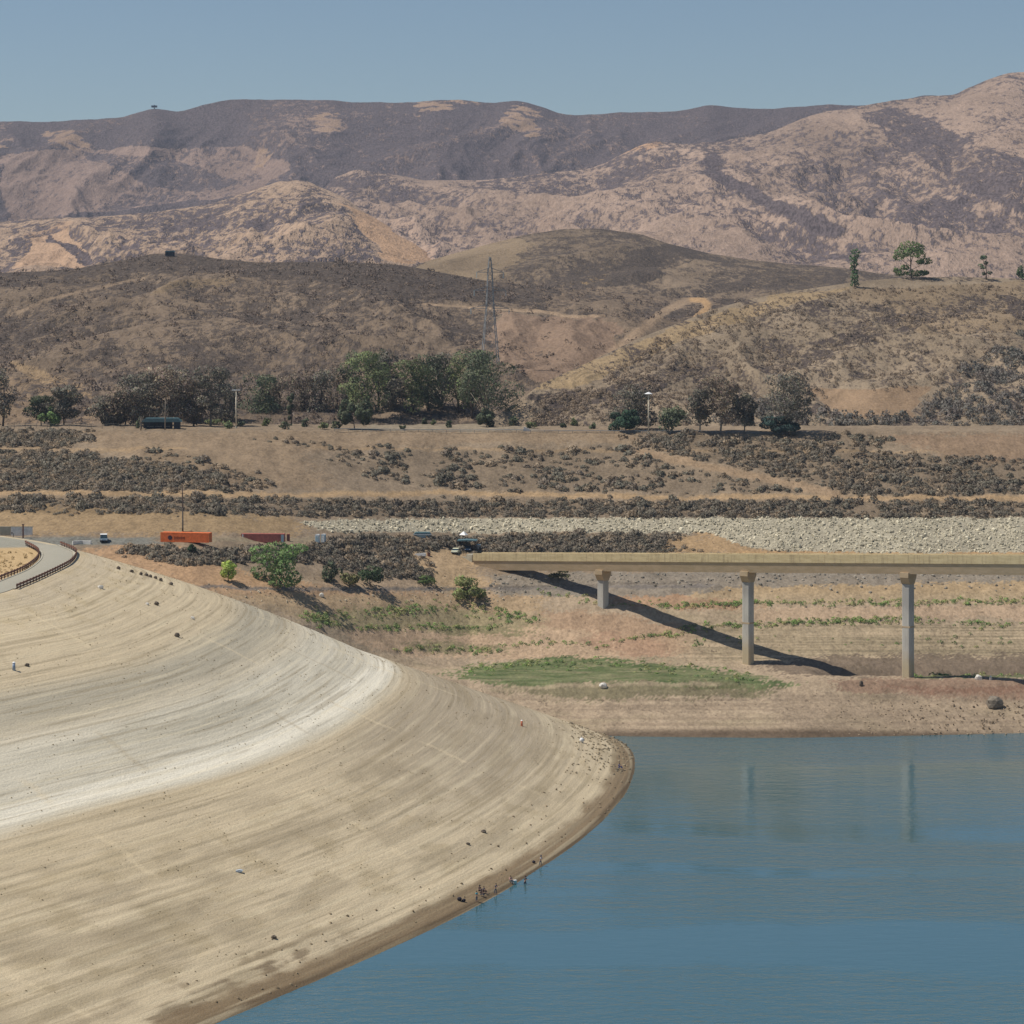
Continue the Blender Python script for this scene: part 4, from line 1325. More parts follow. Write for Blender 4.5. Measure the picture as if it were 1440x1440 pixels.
hc_ = np.where(big[:, None] > .6, lin(82, 82, 76, .54) * (1 - m_) + lin(94, 86, 80, .54) * m_, lin(100, 90, 80, .54) * (1 - m_) + lin(114, 100, 84, .54) * m_)
print('hill scrub', len(hp_))
tag(link('hillside_scrub', scrub_mesh('hillside_scrub', rng, hp_, hw_, hc_, 44, .6), LEAF), 'dark grey-green scrub covering the right hillside above the terrace', 'scrub', kind='stuff')
# scattered scrub on the middle hill
Ug, Vi, Xx, Yy, Zz, dn, Sg = HM
hi = np.argwhere((Sg < .999) & (Ug < 1050))
keep = rng.random(len(hi)) < np.clip(dn[hi[:, 0], hi[:, 1]], .05, 1) ** 2 * .05
hi = hi[keep]
hp_ = np.stack([Xx, Yy, Zz], -1)[hi[:, 0], hi[:, 1]]
m_ = rng.random(len(hp_))[:, None]
print('mid scrub', len(hp_))
tag(link('mid_hill_brush', scrub_mesh('mid_hill_brush', rng, hp_, np.clip(rng.lognormal(math.log(2.6), .35, len(hp_)), 1.2, 5), lin(96, 86, 80, .54) * (1 - m_) + lin(110, 96, 84, .54) * m_, 22, .5), LEAF), 'dark dry brush speckling the brown hill behind the terrace trees', 'scrub', kind='stuff')

# trees on the hill crest
def hillpt(A, u, v):
    d = (A[0] - u) ** 2 + (A[1] - v) ** 2
    a, b = np.unravel_index(d.argmin(), d.shape)
    return Vector((float(A[2][a, b]), float(A[3][a, b]), float(A[4][a, b])))


for i, (u, v, hp, wp, stl, lab, n, c) in enumerate((
        (1203, 404, 54, 20, 'column', 'narrow dark columnar tree at the left end of the hill crest trees', 800, lin(66, 84, 58, .54)),
        (1282, 391, 52, 54, 'pine', 'wide umbrella-shaped tree with open crown on the hill crest', 2600, lin(72, 86, 52, .54)),
        (1388, 393, 37, 24, 'sapling', 'thin wispy tree on the hill crest right of the umbrella tree', 420, lin(72, 84, 64, .54)),
        (1438, 393, 23, 20, 'bush', 'small tree cut by the right edge on the hill crest', 400, lin(66, 82, 56, .54)))):
    p = hillpt(HR, u, v)
    make_tree('tree', 500 + i, px(hp, p.y), px(wp, p.y), c, stl, lab, p, BARKD, leaf=.4, n=n)

# ------------------------------------------------------------------ bridge
BCON = NT('bridge_concrete')
c_ = BCON.coord()
n_ = BCON.noise(BCON.coord(.25, .25, 1.2), 1.0, 6, .65)
n2_ = BCON.noise(BCON.coord(1.2, 1.2, .12), 1.0, 4, .6)
col = BCON.mix(BCON.ramp(n_, .3, .7), tuple(lin(182, 164, 126, 1.0)), tuple(lin(206, 188, 148, 1.0)))
col = BCON.mix(BCON.math('MULTIPLY', BCON.ramp(n2_, .5, .68), .45), col, tuple(lin(128, 112, 92)))
BRIDGE = BCON.done(col, .9, n_, .2, .05, .15)
B2 = NT('girder_concrete')
n_ = B2.noise(B2.coord(.3, .3, 1.0), 1.0, 6, .65)
GIRD = B2.done(B2.mix(B2.ramp(n_, .3, .7), tuple(lin(172, 152, 122, 1.0)), tuple(lin(190, 168, 138, 1.0))), .9, n_, .2, .05, .15)
B3 = NT('pier_concrete')
gz = B3.n('ShaderNodeSeparateXYZ', Vector=B3.n('ShaderNodeTexCoord').outputs['Object']).outputs[2]
nz = B3.noise(B3.coord(.5, .5, .5), 1.0, 5, .6)
zz = B3.math('ADD', gz, B3.math('MULTIPLY', nz, 4))
col = B3.mix(B3.ramp(zz, -19, -13), tuple(lin(186, 172, 142)), tuple(lin(190, 186, 176)))
col = B3.mix(B3.math('MULTIPLY', B3.ramp(zz, -7, -2), .7), col, tuple(lin(158, 154, 148)))
col = B3.mix(B3.math('MULTIPLY', B3.ramp(B3.noise(B3.coord(1.5, 1.5, .15), 1.0, 4, .6), .45, .7), .3), col, tuple(lin(140, 132, 120)))
PIER = B3.done(col, .9, nz, .2, .05, .15)

bA, bB = P(665, 778, 696), P(1440, 781, 591)
bd = (bB - bA)[:2]
blen = np.linalg.norm(bd)
bd = bd / blen
slope = (bB - bA)[2] / blen
rz = math.atan2(bd[1], bd[0])
br = empty('road_bridge', tuple(bA), rz, 'long beige concrete bridge on tall single piers over the dry lake arm', 'bridge')
L = blen + 75


def bz(x):
    return x * slope


def section(mb, poly, x0, x1):
    """outline (y, z) swept along the sloping bridge axis"""
    rings = []
    for x in (x0, x1):
        rings.append([mb.bm.verts.new((x, y, z + bz(x))) for y, z in poly])
    n = len(poly)
    for k in range(n):
        mb.bm.faces.new((rings[0][k], rings[0][(k + 1) % n], rings[1][(k + 1) % n], rings[1][k]))
    mb.bm.faces.new(rings[0][::-1])
    mb.bm.faces.new(rings[1])
    return mb


section(MB(), [(.12, -1.15), (4.1, -1.15), (4.1, -2.1), (.12, -2.1)], 0, L).build('deck', BRIDGE, br)
section(MB(), [(0, 0), (.3, 0), (.45, -1.148), (.1, -1.148), (.1, -2.1), (0, -2.1)], 0, L).build('parapet', BRIDGE, br)
section(MB(), [(4.2, 0), (3.9, 0), (3.75, -1.148), (4.12, -1.148), (4.12, -2.1), (4.2, -2.1)], 0, L).build('parapet', BRIDGE, br)
section(MB(), [(.16, -2.103), (4.04, -2.103), (3.6, -4.75), (.6, -4.75)], .05, L).build('girder', GIRD, br)
for x in np.arange(6, L, 9.0):
    section(MB(), [(-.02, -.08), (.1, -.08), (.1, -2.0), (-.02, -2.0)], x, x + .07).build('expansion_joint', GIRD, br)
for (u, Yp) in ((848, None), (1052, None), (1277, None), (1545, None)):
    # where the sight line of the column meets the bridge's centre line
    best = None
    cy = 2.1
    k = (u - 720) / F
    nrm = np.array([-bd[1], bd[0]])
    # (bA + bd*x + nrm*cy): X = k*Y
    ox, oy = bA[0] + nrm[0] * cy, bA[1] + nrm[1] * cy
    x = (k * oy - ox) / (bd[0] - k * bd[1])
    yy = oy + bd[1] * x
    zt = bz(x) - 4.7
    zb = -bA[2] - 3.0
    cap = MB()
    # hammerhead: outline across the bridge, tapering down to the column
    cap.prism([(0, zt + .3), (4.2, zt + .3), (4.2, zt - .9), (3.2, zt - 2.6), (1.0, zt - 2.6), (0, zt - .9)], x - 1.2, x + 1.2, 'x')
    c_o = cap.build('pier_cap', GIRD, br)
    colm = MB()
    zj = zt - 2.6
    w0, w1 = 1.12, 1.12
    colm.prism([(x - w0, cy - 1.0), (x - w0 + .25, cy - 1.2), (x + w0 - .25, cy - 1.2), (x + w0, cy - 1.0), (x + w0, cy + 1.0), (x + w0 - .25, cy + 1.2), (x - w0 + .25, cy + 1.2), (x - w0, cy + 1.0)], zb, zj - .003)
    o = colm.build('pier', PIER, br)
    band = MB().box((x, cy, zj - 10.5), (2.3, 2.46, .4)).build('pier_joint', GIRD, o)
# abutment
ab = empty('bridge_abutment', tuple(P(665, 800, 698)), rz, 'pale concrete abutment block holding the left end of the bridge', 'abutment')
MB().box((-1.2, 2.1, 1.2), (2.2, 4.6, 5.6), 0, .06).build('end_block', PAINT_G, ab)
MB().prism([(-6.5, 3.2), (-2.2, 3.2), (-2.2, -2.8), (-6.5, .6)], -.05, .45, 'y').build('wing_wall', PAINT_G, ab)

# ------------------------------------------------------------------ containers, toilets, sheds
ORANGE = plain('orange_paint', lin(240, 128, 68), .55, 0, .2, 1.2)
REDP = plain('faded_red_paint', lin(182, 108, 94), .6, 0, .25, 1.2)
DARK = plain('dark_paint', (.03, .03, .045), .6)
LOGO = plain('blackish_print', lin(58, 42, 56), .6)
BRNP = plain('brown_print', lin(150, 74, 34), .6)
WHITE = plain('white_paint', (.78, .78, .76), .5, 0, .12)
LBLUE = plain('pale_blue_paint', lin(168, 192, 198), .5, 0, .15)
STEEL = plain('galvanised_steel', lin(150, 150, 146), .5, .4, .2)
GLASS = plain('tinted_glass', (.03, .05, .06), .08, 0, .1, 1, .6)
TYRE = plain('tyre_rubber', (.02, .02, .02), .85)
TEAL = plain('teal_roof_paint', lin(86, 116, 122), .5, 0, .2)
NAVY = plain('navy_shade_panel', lin(44, 54, 66), .6, 0, .2)
TAN = plain('tan_paint', lin(220, 208, 184), .7, 0, .2)
WOOD = plain('weathered_wood', lin(86, 70, 62), .9, 0, .3, 3)


def container(u0, u1, v0, v1, mat, label, turn):
    p = G((u0 + u1) / 2, v1)
    y = p.y
    ln, hh, dp_ = px(u1 - u0, y), px(v1 - v0, y), 2.44
    e = empty('shipping_container', (p.x, y + dp_ / 2, p.z + .05), R(turn), label, 'container')
    body = MB().box((0, 0, hh / 2), (ln - .2, dp_ - .12, hh - .1))
    for x in np.arange(-ln / 2 + .3, ln / 2 - .3, .38):          # corrugation ribs
        body.box((x, -dp_ / 2 + .05, hh / 2), (.18, .06, hh - .34))
    body.build('body', mat, e)
    fr = MB()
    for sx in (-1, 1):
        for sy in (-1, 1):
            fr.box((sx * (ln / 2 - .08), sy * (dp_ / 2 - .08), hh / 2), (.16, .16, hh))
    for sy in (-1, 1):
        for z in (.08, hh - .08):
            fr.box((0, sy * (dp_ / 2 - .085), z), (ln - .33, .15, .16))
    fr.build('frame', mat, e)
    dr = MB()
    for sy in (-1, 1):
        dr.box((ln / 2 - .06, sy * .56, hh / 2), (.1, 1.0, hh - .4))
    dr.build('end_door', mat, e)
    return e, ln, hh, dp_


e, ln, hh, dp_ = container(225, 297, 750.5, 764, ORANGE, 'bright orange shipping container with a dark round emblem and brown lettering band', -13)
lg = MB()
bmesh.ops.create_cone(lg.bm, cap_ends=True, segments=20, radius1=hh * .24, radius2=hh * .24, depth=.04, matrix=Matrix.Translation((-ln * .30, -dp_ / 2 - .005, hh * .45)) @ Matrix.Rotation(R(90), 4, 'X'))
lg.build('emblem', LOGO, e)
tx = MB()
xx = -ln * .215
for k, wl in enumerate((.3, .26, .2, .3, .28, .24, .3, .2, .3, .26)):       # worn letters, too far off to read
    tx.box((xx + wl / 2, -dp_ / 2 - .005, hh * .44), (wl * .8, .03, hh * (.24 if k % 3 else .30)))
    xx += wl + .04
tx.build('lettering', BRNP, e)
e, ln, hh, dp_ = container(339, 400, 750.5, 762.5, REDP, 'faded red shipping container with a white corner strip, right of the orange one', -3)
MB().box((-ln * .46, -dp_ / 2 - .01, hh / 2), (.36, .06, hh * .92)).build('corner_strip', WHITE, e)
MB().box((ln * .46, -dp_ / 2 - .01, hh * .47), (.7, .08, hh * .86)).build('side_door', LBLUE, e)
p = G(405, 761)
sb = empty('steel_cabinet', (p.x, p.y + 1, p.z), 0, 'small rust-red cabinet at the right end of the red container', 'cabinet')
MB().box((0, 0, 1.0), (.8, .8, 2.0), 0, .03).build('body', REDP, sb)
MB().box((0, -.42, 1.0), (.6, .05, 1.7)).build('door', RUST, sb)
for (u, sc, lab) in ((446.5, 1.0, 'white portable toilet with pinkish side, left one of the pair right of the red container'), (455, .95, 'pale blue-white portable toilet, right one of the pair right of the red container')):
    p = G(u, 764)
    e = empty('portable_toilet', (p.x, p.y, p.z), R(-12), lab, 'portable toilet')
    w = 1.15 * sc
    MB().box((0, 0, 1.06), (w, w, 2.06), 0, .04).build('cabin', WHITE if sc == 1.0 else LBLUE, e)
    MB().prism([(-w / 2 - .05, 2.1), (w / 2 + .05, 2.1), (w / 2 - .08, 2.3), (0, 2.36), (-w / 2 + .08, 2.3)], -w / 2, w / 2, 'y').build('roof', WHITE, e)
    MB().box((0, -w / 2 - .02, 1.0), (w * .7, .04, 1.8)).build('door', LBLUE if sc == 1.0 else WHITE, e)
    MB().box((.05, 0, .04), (w * 1.06, w * 1.06, .1)).build('skid', DARK, e)
# utility pole behind the orange container
p = G(257, 748)
e = empty('utility_pole', tuple(p), 0, 'tall dark wooden utility pole rising behind the orange container', 'pole')
hp = px(748 - 683, p.y)
MB().tube([(0, 0, -.3), (0, 0, hp * .5), (-.1, 0, hp)], [.2, .17, .13], 10).build('pole', WOOD, e, True)
MB().box((-.08, -.16, hp * .82), (1.4, .12, .14)).build('crossarm', WOOD, e)
MB().tube([(.02, -.2, hp * .5), (.05, -.2, .8)], .06, 8).build('conduit', STEEL, e)
# pale wall and its posts at the left edge
p = G(18, 756)
e = empty('block_wall', (p.x, p.y + 2, p.z), 0, 'pale grey panelled wall at the far left beside the dam road', 'wall')
wl_ = px(70, p.y)
for k in range(5):
    MB().box((-wl_ * .62 + k * wl_ * .22, 0, 1.3), (wl_ * .215, .25, px(15.5, p.y)), 0, .02).build('panel', PAINT_W if k != 2 else PAINT_G, e)
MB().box((-wl_ * .18, -.02, 2.68 + .02), (wl_ * 1.12, .34, .14)).build('coping', PAINT_G, e)
p = G(33, 756)
q = empty('timber_post', (p.x, p.y - .5, p.z), 0, 'brown timber post standing before the right end of the pale wall', 'post')
MB().box((0, 0, 1.6), (.34, .3, 3.7), 0, .02).build('shaft', RUST, q)
MB().box((0, 0, 3.5), (.6, .5, .22), 0, .02).build('cap', RUST2, q)
p = G(19.5, 757.5)
q = empty('card_reader_post', (p.x, p.y - .5, p.z), 0, 'short dark hooked post in front of the pale wall', 'post')
MB().tube([(0, 0, 0), (0, 0, 1.2), (-.08, 0, 1.5), (-.32, 0, 1.62)], .07, 8).build('stem', DARK, q)
MB().box((-.4, 0, 1.58), (.36, .24, .3), 0, .02).build('reader', DARK, q)


# vehicles
def car(loc, rz, paint, label, roof=None, van=False):
    e = empty('parked_van' if van else 'parked_car', loc, rz, label, 'van' if van else 'car')
    ln, w, h = (5.0, 1.95, 2.0) if van else (4.5, 1.82, 1.5)
    b = MB()
    lo = [(-ln / 2, .35), (-ln / 2 + .1, .82), (-ln / 2 + 1.0, .95), (ln / 2 - .3, .98), (ln / 2, .85), (ln / 2, .35)]
    b.prism([(x, z) for x, z in lo], -w / 2, w / 2, 'y')
    b.build('body', paint, e)
    c = [(-ln / 2 + 1.0, .955), (-ln / 2 + 1.75, h - .1), (ln / 2 - .9, h - .1), (ln / 2 - .32, .985)]
    MB().prism(c, -w / 2 + .1, w / 2 - .1, 'y').build('windows', GLASS, e)
    MB().prism([(-ln / 2 + 1.65, h - .1), (-ln / 2 + 1.9, h), (ln / 2 - 1.1, h), (ln / 2 - .8, h - .1)], -w / 2 + .08, w / 2 - .08, 'y').build('roof', roof or paint, e)
    for sx in (-1, 1):
        for sy in (-1, 1):
            wl = MB()
            m = Matrix.Translation((sx * ln * .3, sy * (w / 2 - .1), .33)) @ Matrix.Rotation(R(90), 4, 'X')
            bmesh.ops.create_cone(wl.bm, cap_ends=True, segments=16, radius1=.33, radius2=.33, depth=.24, matrix=m)
            wo = wl.build('wheel', TYRE, e)
            rm = MB()
            m = Matrix.Translation((sx * ln * .3, sy * (w / 2 + .03), .33)) @ Matrix.Rotation(R(90), 4, 'X')
            bmesh.ops.create_cone(rm.bm, cap_ends=True, segments=12, radius1=.2, radius2=.2, depth=.03, matrix=m)
            rm.build('rim', STEEL, wo)
    for sy in (-1, 1):
        MB().box((-ln / 2 - .005, sy * .66, .68), (.06, .36, .16)).build('headlight', WHITE, e)
        MB().box((-ln / 2 + 1.35, sy * (w / 2 + .06), 1.05), (.14, .16, .12)).build('mirror', paint, e)
    MB().box((-ln / 2 - .03, 0, .45), (.1, w * .96, .18)).build('bumper', DARK, e)
    return e


CARB = plain('blue_grey_car_paint', lin(120, 140, 152), .35, .2, .1)
CARW = plain('white_car_paint', (.75, .75, .54), .35, 0, .08)
CARN = plain('navy_car_paint', lin(52, 78, 104), .35, .2, .1)
p = G(145, 762.5)
car((p.x, p.y + 1, p.z + .1), R(100), CARB, 'white roofed blue-grey van parked at the end of the dam road', WHITE, True)
p = G(641, 779)
car((p.x, p.y + 1.2, p.z), R(78), CARW, 'white car parked facing the lake by the green shade roof')
p = G(657, 778)
car((p.x, p.y + 2.2, p.z), R(92), CARN, 'dark blue car parked under the green shade roof')
# shade shelter above the bridge end
p = G(657, 778)
e = empty('shade_shelter', (p.x, p.y + 2.5, p.z), R(-4), 'open shelter with thin grey-green roof beside the parked cars', 'shelter')
MB().prism([(-2.9, 2.95), (2.9, 2.95), (2.7, 3.2), (0, 3.34), (-2.7, 3.2)], -2.2, 2.4, 'y').build('roof', TEAL, e)
for sx in (-1, 1):
    for sy in (-1, 1):
        MB().box((sx * 2.6, sy * 1.9 + .1, 1.48), (.18, .18, 2.94)).build('post', DARK, e)
p = G(672.5, 776)
e = empty('water_tank', (p.x, p.y + 1.5, p.z), 0, 'small grey upright tank at the right of the shade shelter', 'tank')
MB().cone((0, 0, .85), .75, .75, 1.7, 18).build('shell', STEEL, e, False)
MB().cone((0, 0, 1.86), .76, .1, .3, 18).build('lid', LBLUE, e)
# long white barrier beside the clearing
p = G(588, 781)
e = MB().prism([(-2.3, 0), (-2.0, .3), (-.9, .5), (1.7, .8), (2.2, .75), (2.2, 0)], -.35, .35, 'y').build('concrete_barrier', WHITE)
e.location = p
e.rotation_euler = (0, 0, R(-14))
tag(e, 'low white tapering concrete barrier beside the tan clearing left of the bridge', 'barrier')
p = G(603, 781)
e = empty('oil_drum', tuple(p), 0, 'rusty drum next to the white barrier on the tan clearing', 'drum')
MB().cone((0, 0, .5), .45, .45, 1.0, 16).build('shell', RUST, e)
MB().cone((0, 0, 1.0), .42, .42, .05, 16).build('lid', RUST2, e)
# low shed and white tent in the scrub
p = G(594, 756)
e = empty('low_shed', (p.x, p.y, p.z), R(3), 'long low grey shed with white eave half hidden in the scrub', 'shed')
MB().box((0, 1.2, .5), (4.6, 2.4, 1.0), 0, .02).build('wall', LBLUE, e)
MB().prism([(-2.6, 1.0), (2.6, 1.0), (2.1, 1.6), (-1.9, 1.6)], -.3, 2.7, 'y').build('roof', TEAL, e)
MB().box((0, -.36, 1.02), (5.2, .1, .2)).build('eave', WHITE, e)
p = G(652, 756)
e = empty('white_tent', (p.x, p.y, p.z), R(20), 'small white pyramid tent top showing above the scrub', 'tent')
MB().cone((0, 0, 1.5), 1.45, .12, 1.0, 4).build('canopy', WHITE, e)
for sx, sy in ((1, 1), (-1, 1), (1, -1), (-1, -1)):
    MB().tube([(sx * .9, sy * .9, 0), (sx * .9, sy * .9, 1.05)], .04, 6).build('leg', STEEL, e)

# teal roofed shelter on the terrace
p = G(225, 604)
e = empty('picnic_shelter', (p.x, p.y + 3, p.z), R(2), 'long low picnic shelter with teal roof and dark open sides on the terrace', 'shelter')
wd_ = px(58, p.y)
MB().prism([(-wd_ / 2, 2.1), (wd_ / 2, 2.1), (wd_ / 2 - 1.2, 3.3), (-wd_ / 2 + 1.6, 3.3)], -2.2, 2.6, 'y').build('roof', TEAL, e)
MB().box((-.1 * wd_, 1.8, 1.02), (wd_ * .7, .3, 2.04)).build('back_wall', NAVY, e)
MB().box((wd_ * .38, .5, 1.02), (wd_ * .14, 3.2, 2.04)).build('end_room', NAVY, e)
for k in range(6):
    MB().box((-wd_ / 2 + .5 + k * (wd_ - 1) / 5, -1.9, 1.04), (.2, .2, 2.08)).build('post', DARK, e)
for k in (-1, 0, 1):
    MB().box((k * wd_ * .2 - .8, -.4, .72), (1.9, .8, .08)).build('table', STEEL, e)
# pale bare stems in front of it
for u, hp, sd_, lab in ((232, 44, 1, 'tall bare white-barked dead tree in front of the teal roofed shelter'), (198, 20, 2, 'short bare pinkish dead tree at the left corner of the teal roofed shelter')):
    p = G(u, 605)
    rr = np.random.default_rng(sd_)
    h = px(hp, p.y)
    mb = MB().tube([(0, 0, -.3), (.05, 0, h * .5), (.1, 0, h)], [.2, .15, .05], 8)
    for k in range(7):
        z = h * rr.uniform(.3, .75)
        a = rr.uniform(0, 6.28)
        mb.tube([(.05, 0, z), (.7 * math.cos(a), .7 * math.sin(a), z + .8), (1.1 * math.cos(a), 1.1 * math.sin(a), z + 1.9)], [.09, .06, .02], 6)
    o = mb.build('dead_tree', BARK, None, True)
    o.location = p
    tag(o, lab, 'dead tree')
# lamp poles
for u, v0, v1, lab in ((332, 603, 548, 'pale tall lamp pole with a flat white head left of the terrace trees'), (912, 610, 551, 'pale tall lamp pole with a cone-shaped head beside the dark green bush')):
    p = G(u, v0)
    h = px(v0 - v1, p.y)
    e = empty('lamp_pole', tuple(p), 0, lab, 'lamp pole', 'lamp poles on the terrace')
    MB().tube([(0, 0, 0), (0, 0, h - .5)], [.24, .18], 10).build('pole', TAN, e, True)
    MB().cone((0, 0, .3), .4, .28, .6, 10).build('footing', PAINT_G, e)
    if u < 500:
        MB().box((0, 0, h - .42), (2.6, .7, .3), 0, .05).build('lamp_head', WHITE, e)
    else:
        MB().cone((0, 0, h - .3), 1.35, .2, .6, 14).build('lamp_head', WHITE, e)
    MB().box((0, 0, h - .58), (1.3, .12, .12)).build('arm', TAN, e)
# steel rail along the terrace edge
uu_ = np.linspace(470, 1150, 70)
rl = np.array([tuple(G(u, 607.5 + (u - 470) * .006)) for u in uu_])
c0 = rl[35].copy()
e = empty('safety_rail', tuple(c0), 0, 'long thin blue-grey steel rail along the front edge of the terrace', 'railing')
RAILM = plain('blue_grey_rail', lin(124, 132, 138), .6, .2, .15)
rr_ = rl - c0
rr_[:, 2] = np.convolve(np.pad(rr_[:, 2], 4, 'edge'), np.ones(9) / 9, 'valid')
mb = MB()
mb.tube([(q[0], q[1], q[2] + .85) for q in rr_], .1, 6)
mb.build('top_rail', RAILM, e)
MB().tube([(q[0], q[1], q[2] + .42) for q in rr_], .06, 6).build('mid_rail', RAILM, e)
for q in rr_[::2]:
    MB().box((q[0], q[1], q[2] + .4), (.1, .1, 1.0)).build('post', RAILM, e)
# wire fence posts at the left of the terrace
rl = np.array([tuple(G(u, 602.5)) for u in np.linspace(20, 190, 12)])
c0 = rl[6].copy()
e = empty('wire_fence', tuple(c0), 0, 'thin wire fence on pale posts at the left end of the terrace', 'fence')
for q in rl - c0:
    MB().box((q[0], q[1], q[2] + .65), (.12, .12, 1.7)).build('post', BARK, e)
for z in (.5, .95, 1.4):
    MB().tube([(q[0], q[1], q[2] + z) for q in rl - c0], .025, 5).build('wire', STEEL, e)
# pale slab by the shrubs
p = G(741, 605)
o = MB().prism([(-1.4, 0), (1.5, 0), (.6, .9), (-.9, 1.5)], -.4, .4, 'y').build('concrete_slab', PAINT_W)
o.location = p
tag(o, 'tilted pale concrete slab between two dark shrubs at the terrace edge', 'slab')

# lattice pylon in front of the brown hill
p = hillpt(HM, 690, 512)
e = empty('lattice_pylon', tuple(p), R(8), 'grey steel lattice transmission pylon in front of the brown hill', 'pylon')
hp = px(516 - 366, p.y)
PYL = plain('pylon_steel', lin(146, 148, 148), .6, .2, .1)


def half(z):
    return np.interp(z, [0, .55, .9, 1.0], [.078, .034, .018, .006]) * hp


def seg(mb, a, b, r):
    mb.tube([a, b], r, 4)


mb = MB()
lv_ = [0, .11, .21, .30, .38, .46, .53, .60, .67, .74, .81, .88, .94, 1.0]
for sx in (-1, 1):
    for sy in (-1, 1):
        for a, b in zip(lv_[:-1], lv_[1:]):
            seg(mb, (sx * half(a), sy * half(a), a * hp), (sx * half(b), sy * half(b), b * hp), .17)
mb.build('leg_frame', PYL, e)
mb = MB()
for a, b in zip(lv_[:-1], lv_[1:]):
    for s in (-1, 1):
        seg(mb, (-half(a), s * half(a), a * hp), (half(b), s * half(b), b * hp), .07)
        seg(mb, (half(a), s * half(a), a * hp), (-half(b), s * half(b), b * hp), .07)
        seg(mb, (s * half(a), -half(a), a * hp), (s * half(b), half(b), b * hp), .07)
    seg(mb, (-half(b), -half(b), b * hp), (half(b), -half(b), b * hp), .07)
mb.build('bracing', PYL, e)
for z, w in ((.52, .18), (.69, .15), (.86, .125)):
    mb = MB()
    for s in (-1, 1):
        tip = (s * w * hp, 0, z * hp)
        for sy in (-1, 1):
            seg(mb, (s * half(z), sy * half(z), z * hp), tip, .16)
            seg(mb, (s * half(z), sy * half(z), (z + .035) * hp), tip, .12)
    arm = mb.build('cross_arm', PYL, e)
    mi = MB()
    for s in (-1, 1):
        mi.tube([(s * w * hp, 0, z * hp), (s * w * hp, 0, z * hp - 2.2)], .12, 6)
    mi.build('insulators', LBLUE, arm)

# small things far off
p = hillpt(HM, 240, 360)
e = empty('hilltop_hut', (p.x, p.y - 3, p.z), 0, 'small dark teal hut on top of the brown hill at left', 'hut')
MB().box((0, 0, .9), (4.4, 2.6, 1.9), 0, .03).build('wall', NAVY, e)
MB().prism([(-2.5, 1.85), (2.5, 1.85), (1.8, 2.6), (-1.8, 2.6)], -1.5, 1.5, 'y').build('roof', TEAL, e)
p = P(217, 156, 4500)
e = empty('mountain_antenna', tuple(p), 0, 'tiny dark lookout mast on the far ridge at left', 'mast')
MB().tube([(0, 0, -4), (0, 0, 11)], [1.0, .8], 6).build('mast', DARK, e)
MB().box((0, 0, 8), (10, 5, 3.5)).build('platform', DARK, e)

# ------------------------------------------------------------------ rocks and litter on the dam and the shore
ROCKD = plain('dark_rock', lin(110, 99, 86), .9, 0, .4, 3)
ROCKG = plain('grey_rock', lin(128, 118, 104), .9, 0, .4, 1.5)
ROCKW = plain('white_rock', (.72, .68, .6), .8, 0, .25, 2)


def rock(pos, w, h, mat, label, seed, name='boulder', cat='boulder', group=None):
    rr = random.Random(seed)
    mb = MB().ball((0, 0, h * .3), (w / 2, w * .4, h * .7), 2, .16, rr)
    o = mb.build(name, mat)
    o.location = pos
    return tag(o, label, cat, group)


rock(G(1398, 992), 4.0, 2.4, ROCKG, 'largest grey-brown boulder on the far shore near the right edge', 1)
rock(G(848, 966), 2.0, 1.1, ROCKW, 'white boulder on the pale track across the green meadow', 2)
rock(G(1376, 955), 1.7, 1.4, ROCKW, 'squarish white boulder in the green strip right of the third pier', 3)
rock(G(1393, 955), .7, 1.1, ROCKW, 'slim white upright stone right of the squarish white boulder', 4)
rock(G(1211, 964), 1.0, 1.3, ROCKD, 'small dark upright stone at the left end of the red bank', 5)
rock(G(452, 838), 1.3, .9, ROCKW, 'white boulder on the brown flat below the olive-brown bush', 6)
rock(D(250, 893), 1.2, .9, ROCKD, 'dark lump on the pale dam face right of a white seam', 7)
rock(D(220, 848), 1.1, .8, ROCKD, 'dark lump higher up on the dam face near the road', 8)
rock(D(38, 934), .9, .6, ROCKD, 'dark stone at the head of a pale seam near the left edge', 9)
rock(D(208, 848), .8, .5, ROCKW, 'white stone beside the dark lump high on the dam face', 10)
rock(D(142, 825), 1.4, .7, ROCKW, 'broad whitish stone on the dam face just below the road bend', 11)
rock(D(272, 868), .9, .6, ROCKW, 'white stone at the upper end of a pale seam on the dam face', 12)
rock(D(680, 1168), 1.0, .5, ROCKD, 'dark flat stone alone on the dam face above the anglers', 13)
rock(D(658, 1185), .8, .4, ROCKD, 'small dark stone left below the lone flat stone', 14)
rock(D(386, 1318), .9, .5, ROCKD, 'dark stone low on the dam face at the bottom left', 15)
for j, (u, v) in enumerate(((168, 795), (186, 799), (199, 803), (206, 804), (212, 806), (219, 808), (226, 811), (242, 817))):
    p = D(u, v + 3)
    rock(p, .9, .7, ROCKD, 'dark stone in the line along the upper skyline of the dam face', 30 + j, 'edge_stone', 'stone', 'dark stones along the dam skyline')
BLUEP = plain('blue_plastic', lin(150, 168, 190), .5)
ORP = plain('orange_plastic', lin(220, 130, 96), .5)


def post(pos, mat, h, w, label, name='marker_post', cat='marker'):
    e = empty(name, tuple(pos), 0, label, cat)
    MB().tube([(0, 0, -.1), (0, 0, h)], [w, w * .8], 10).build('post', mat, e, True)
    MB().cone((0, 0, h + .05), w * 1.1, w * .3, .18, 10).build('cap', WHITE, e)
    return e


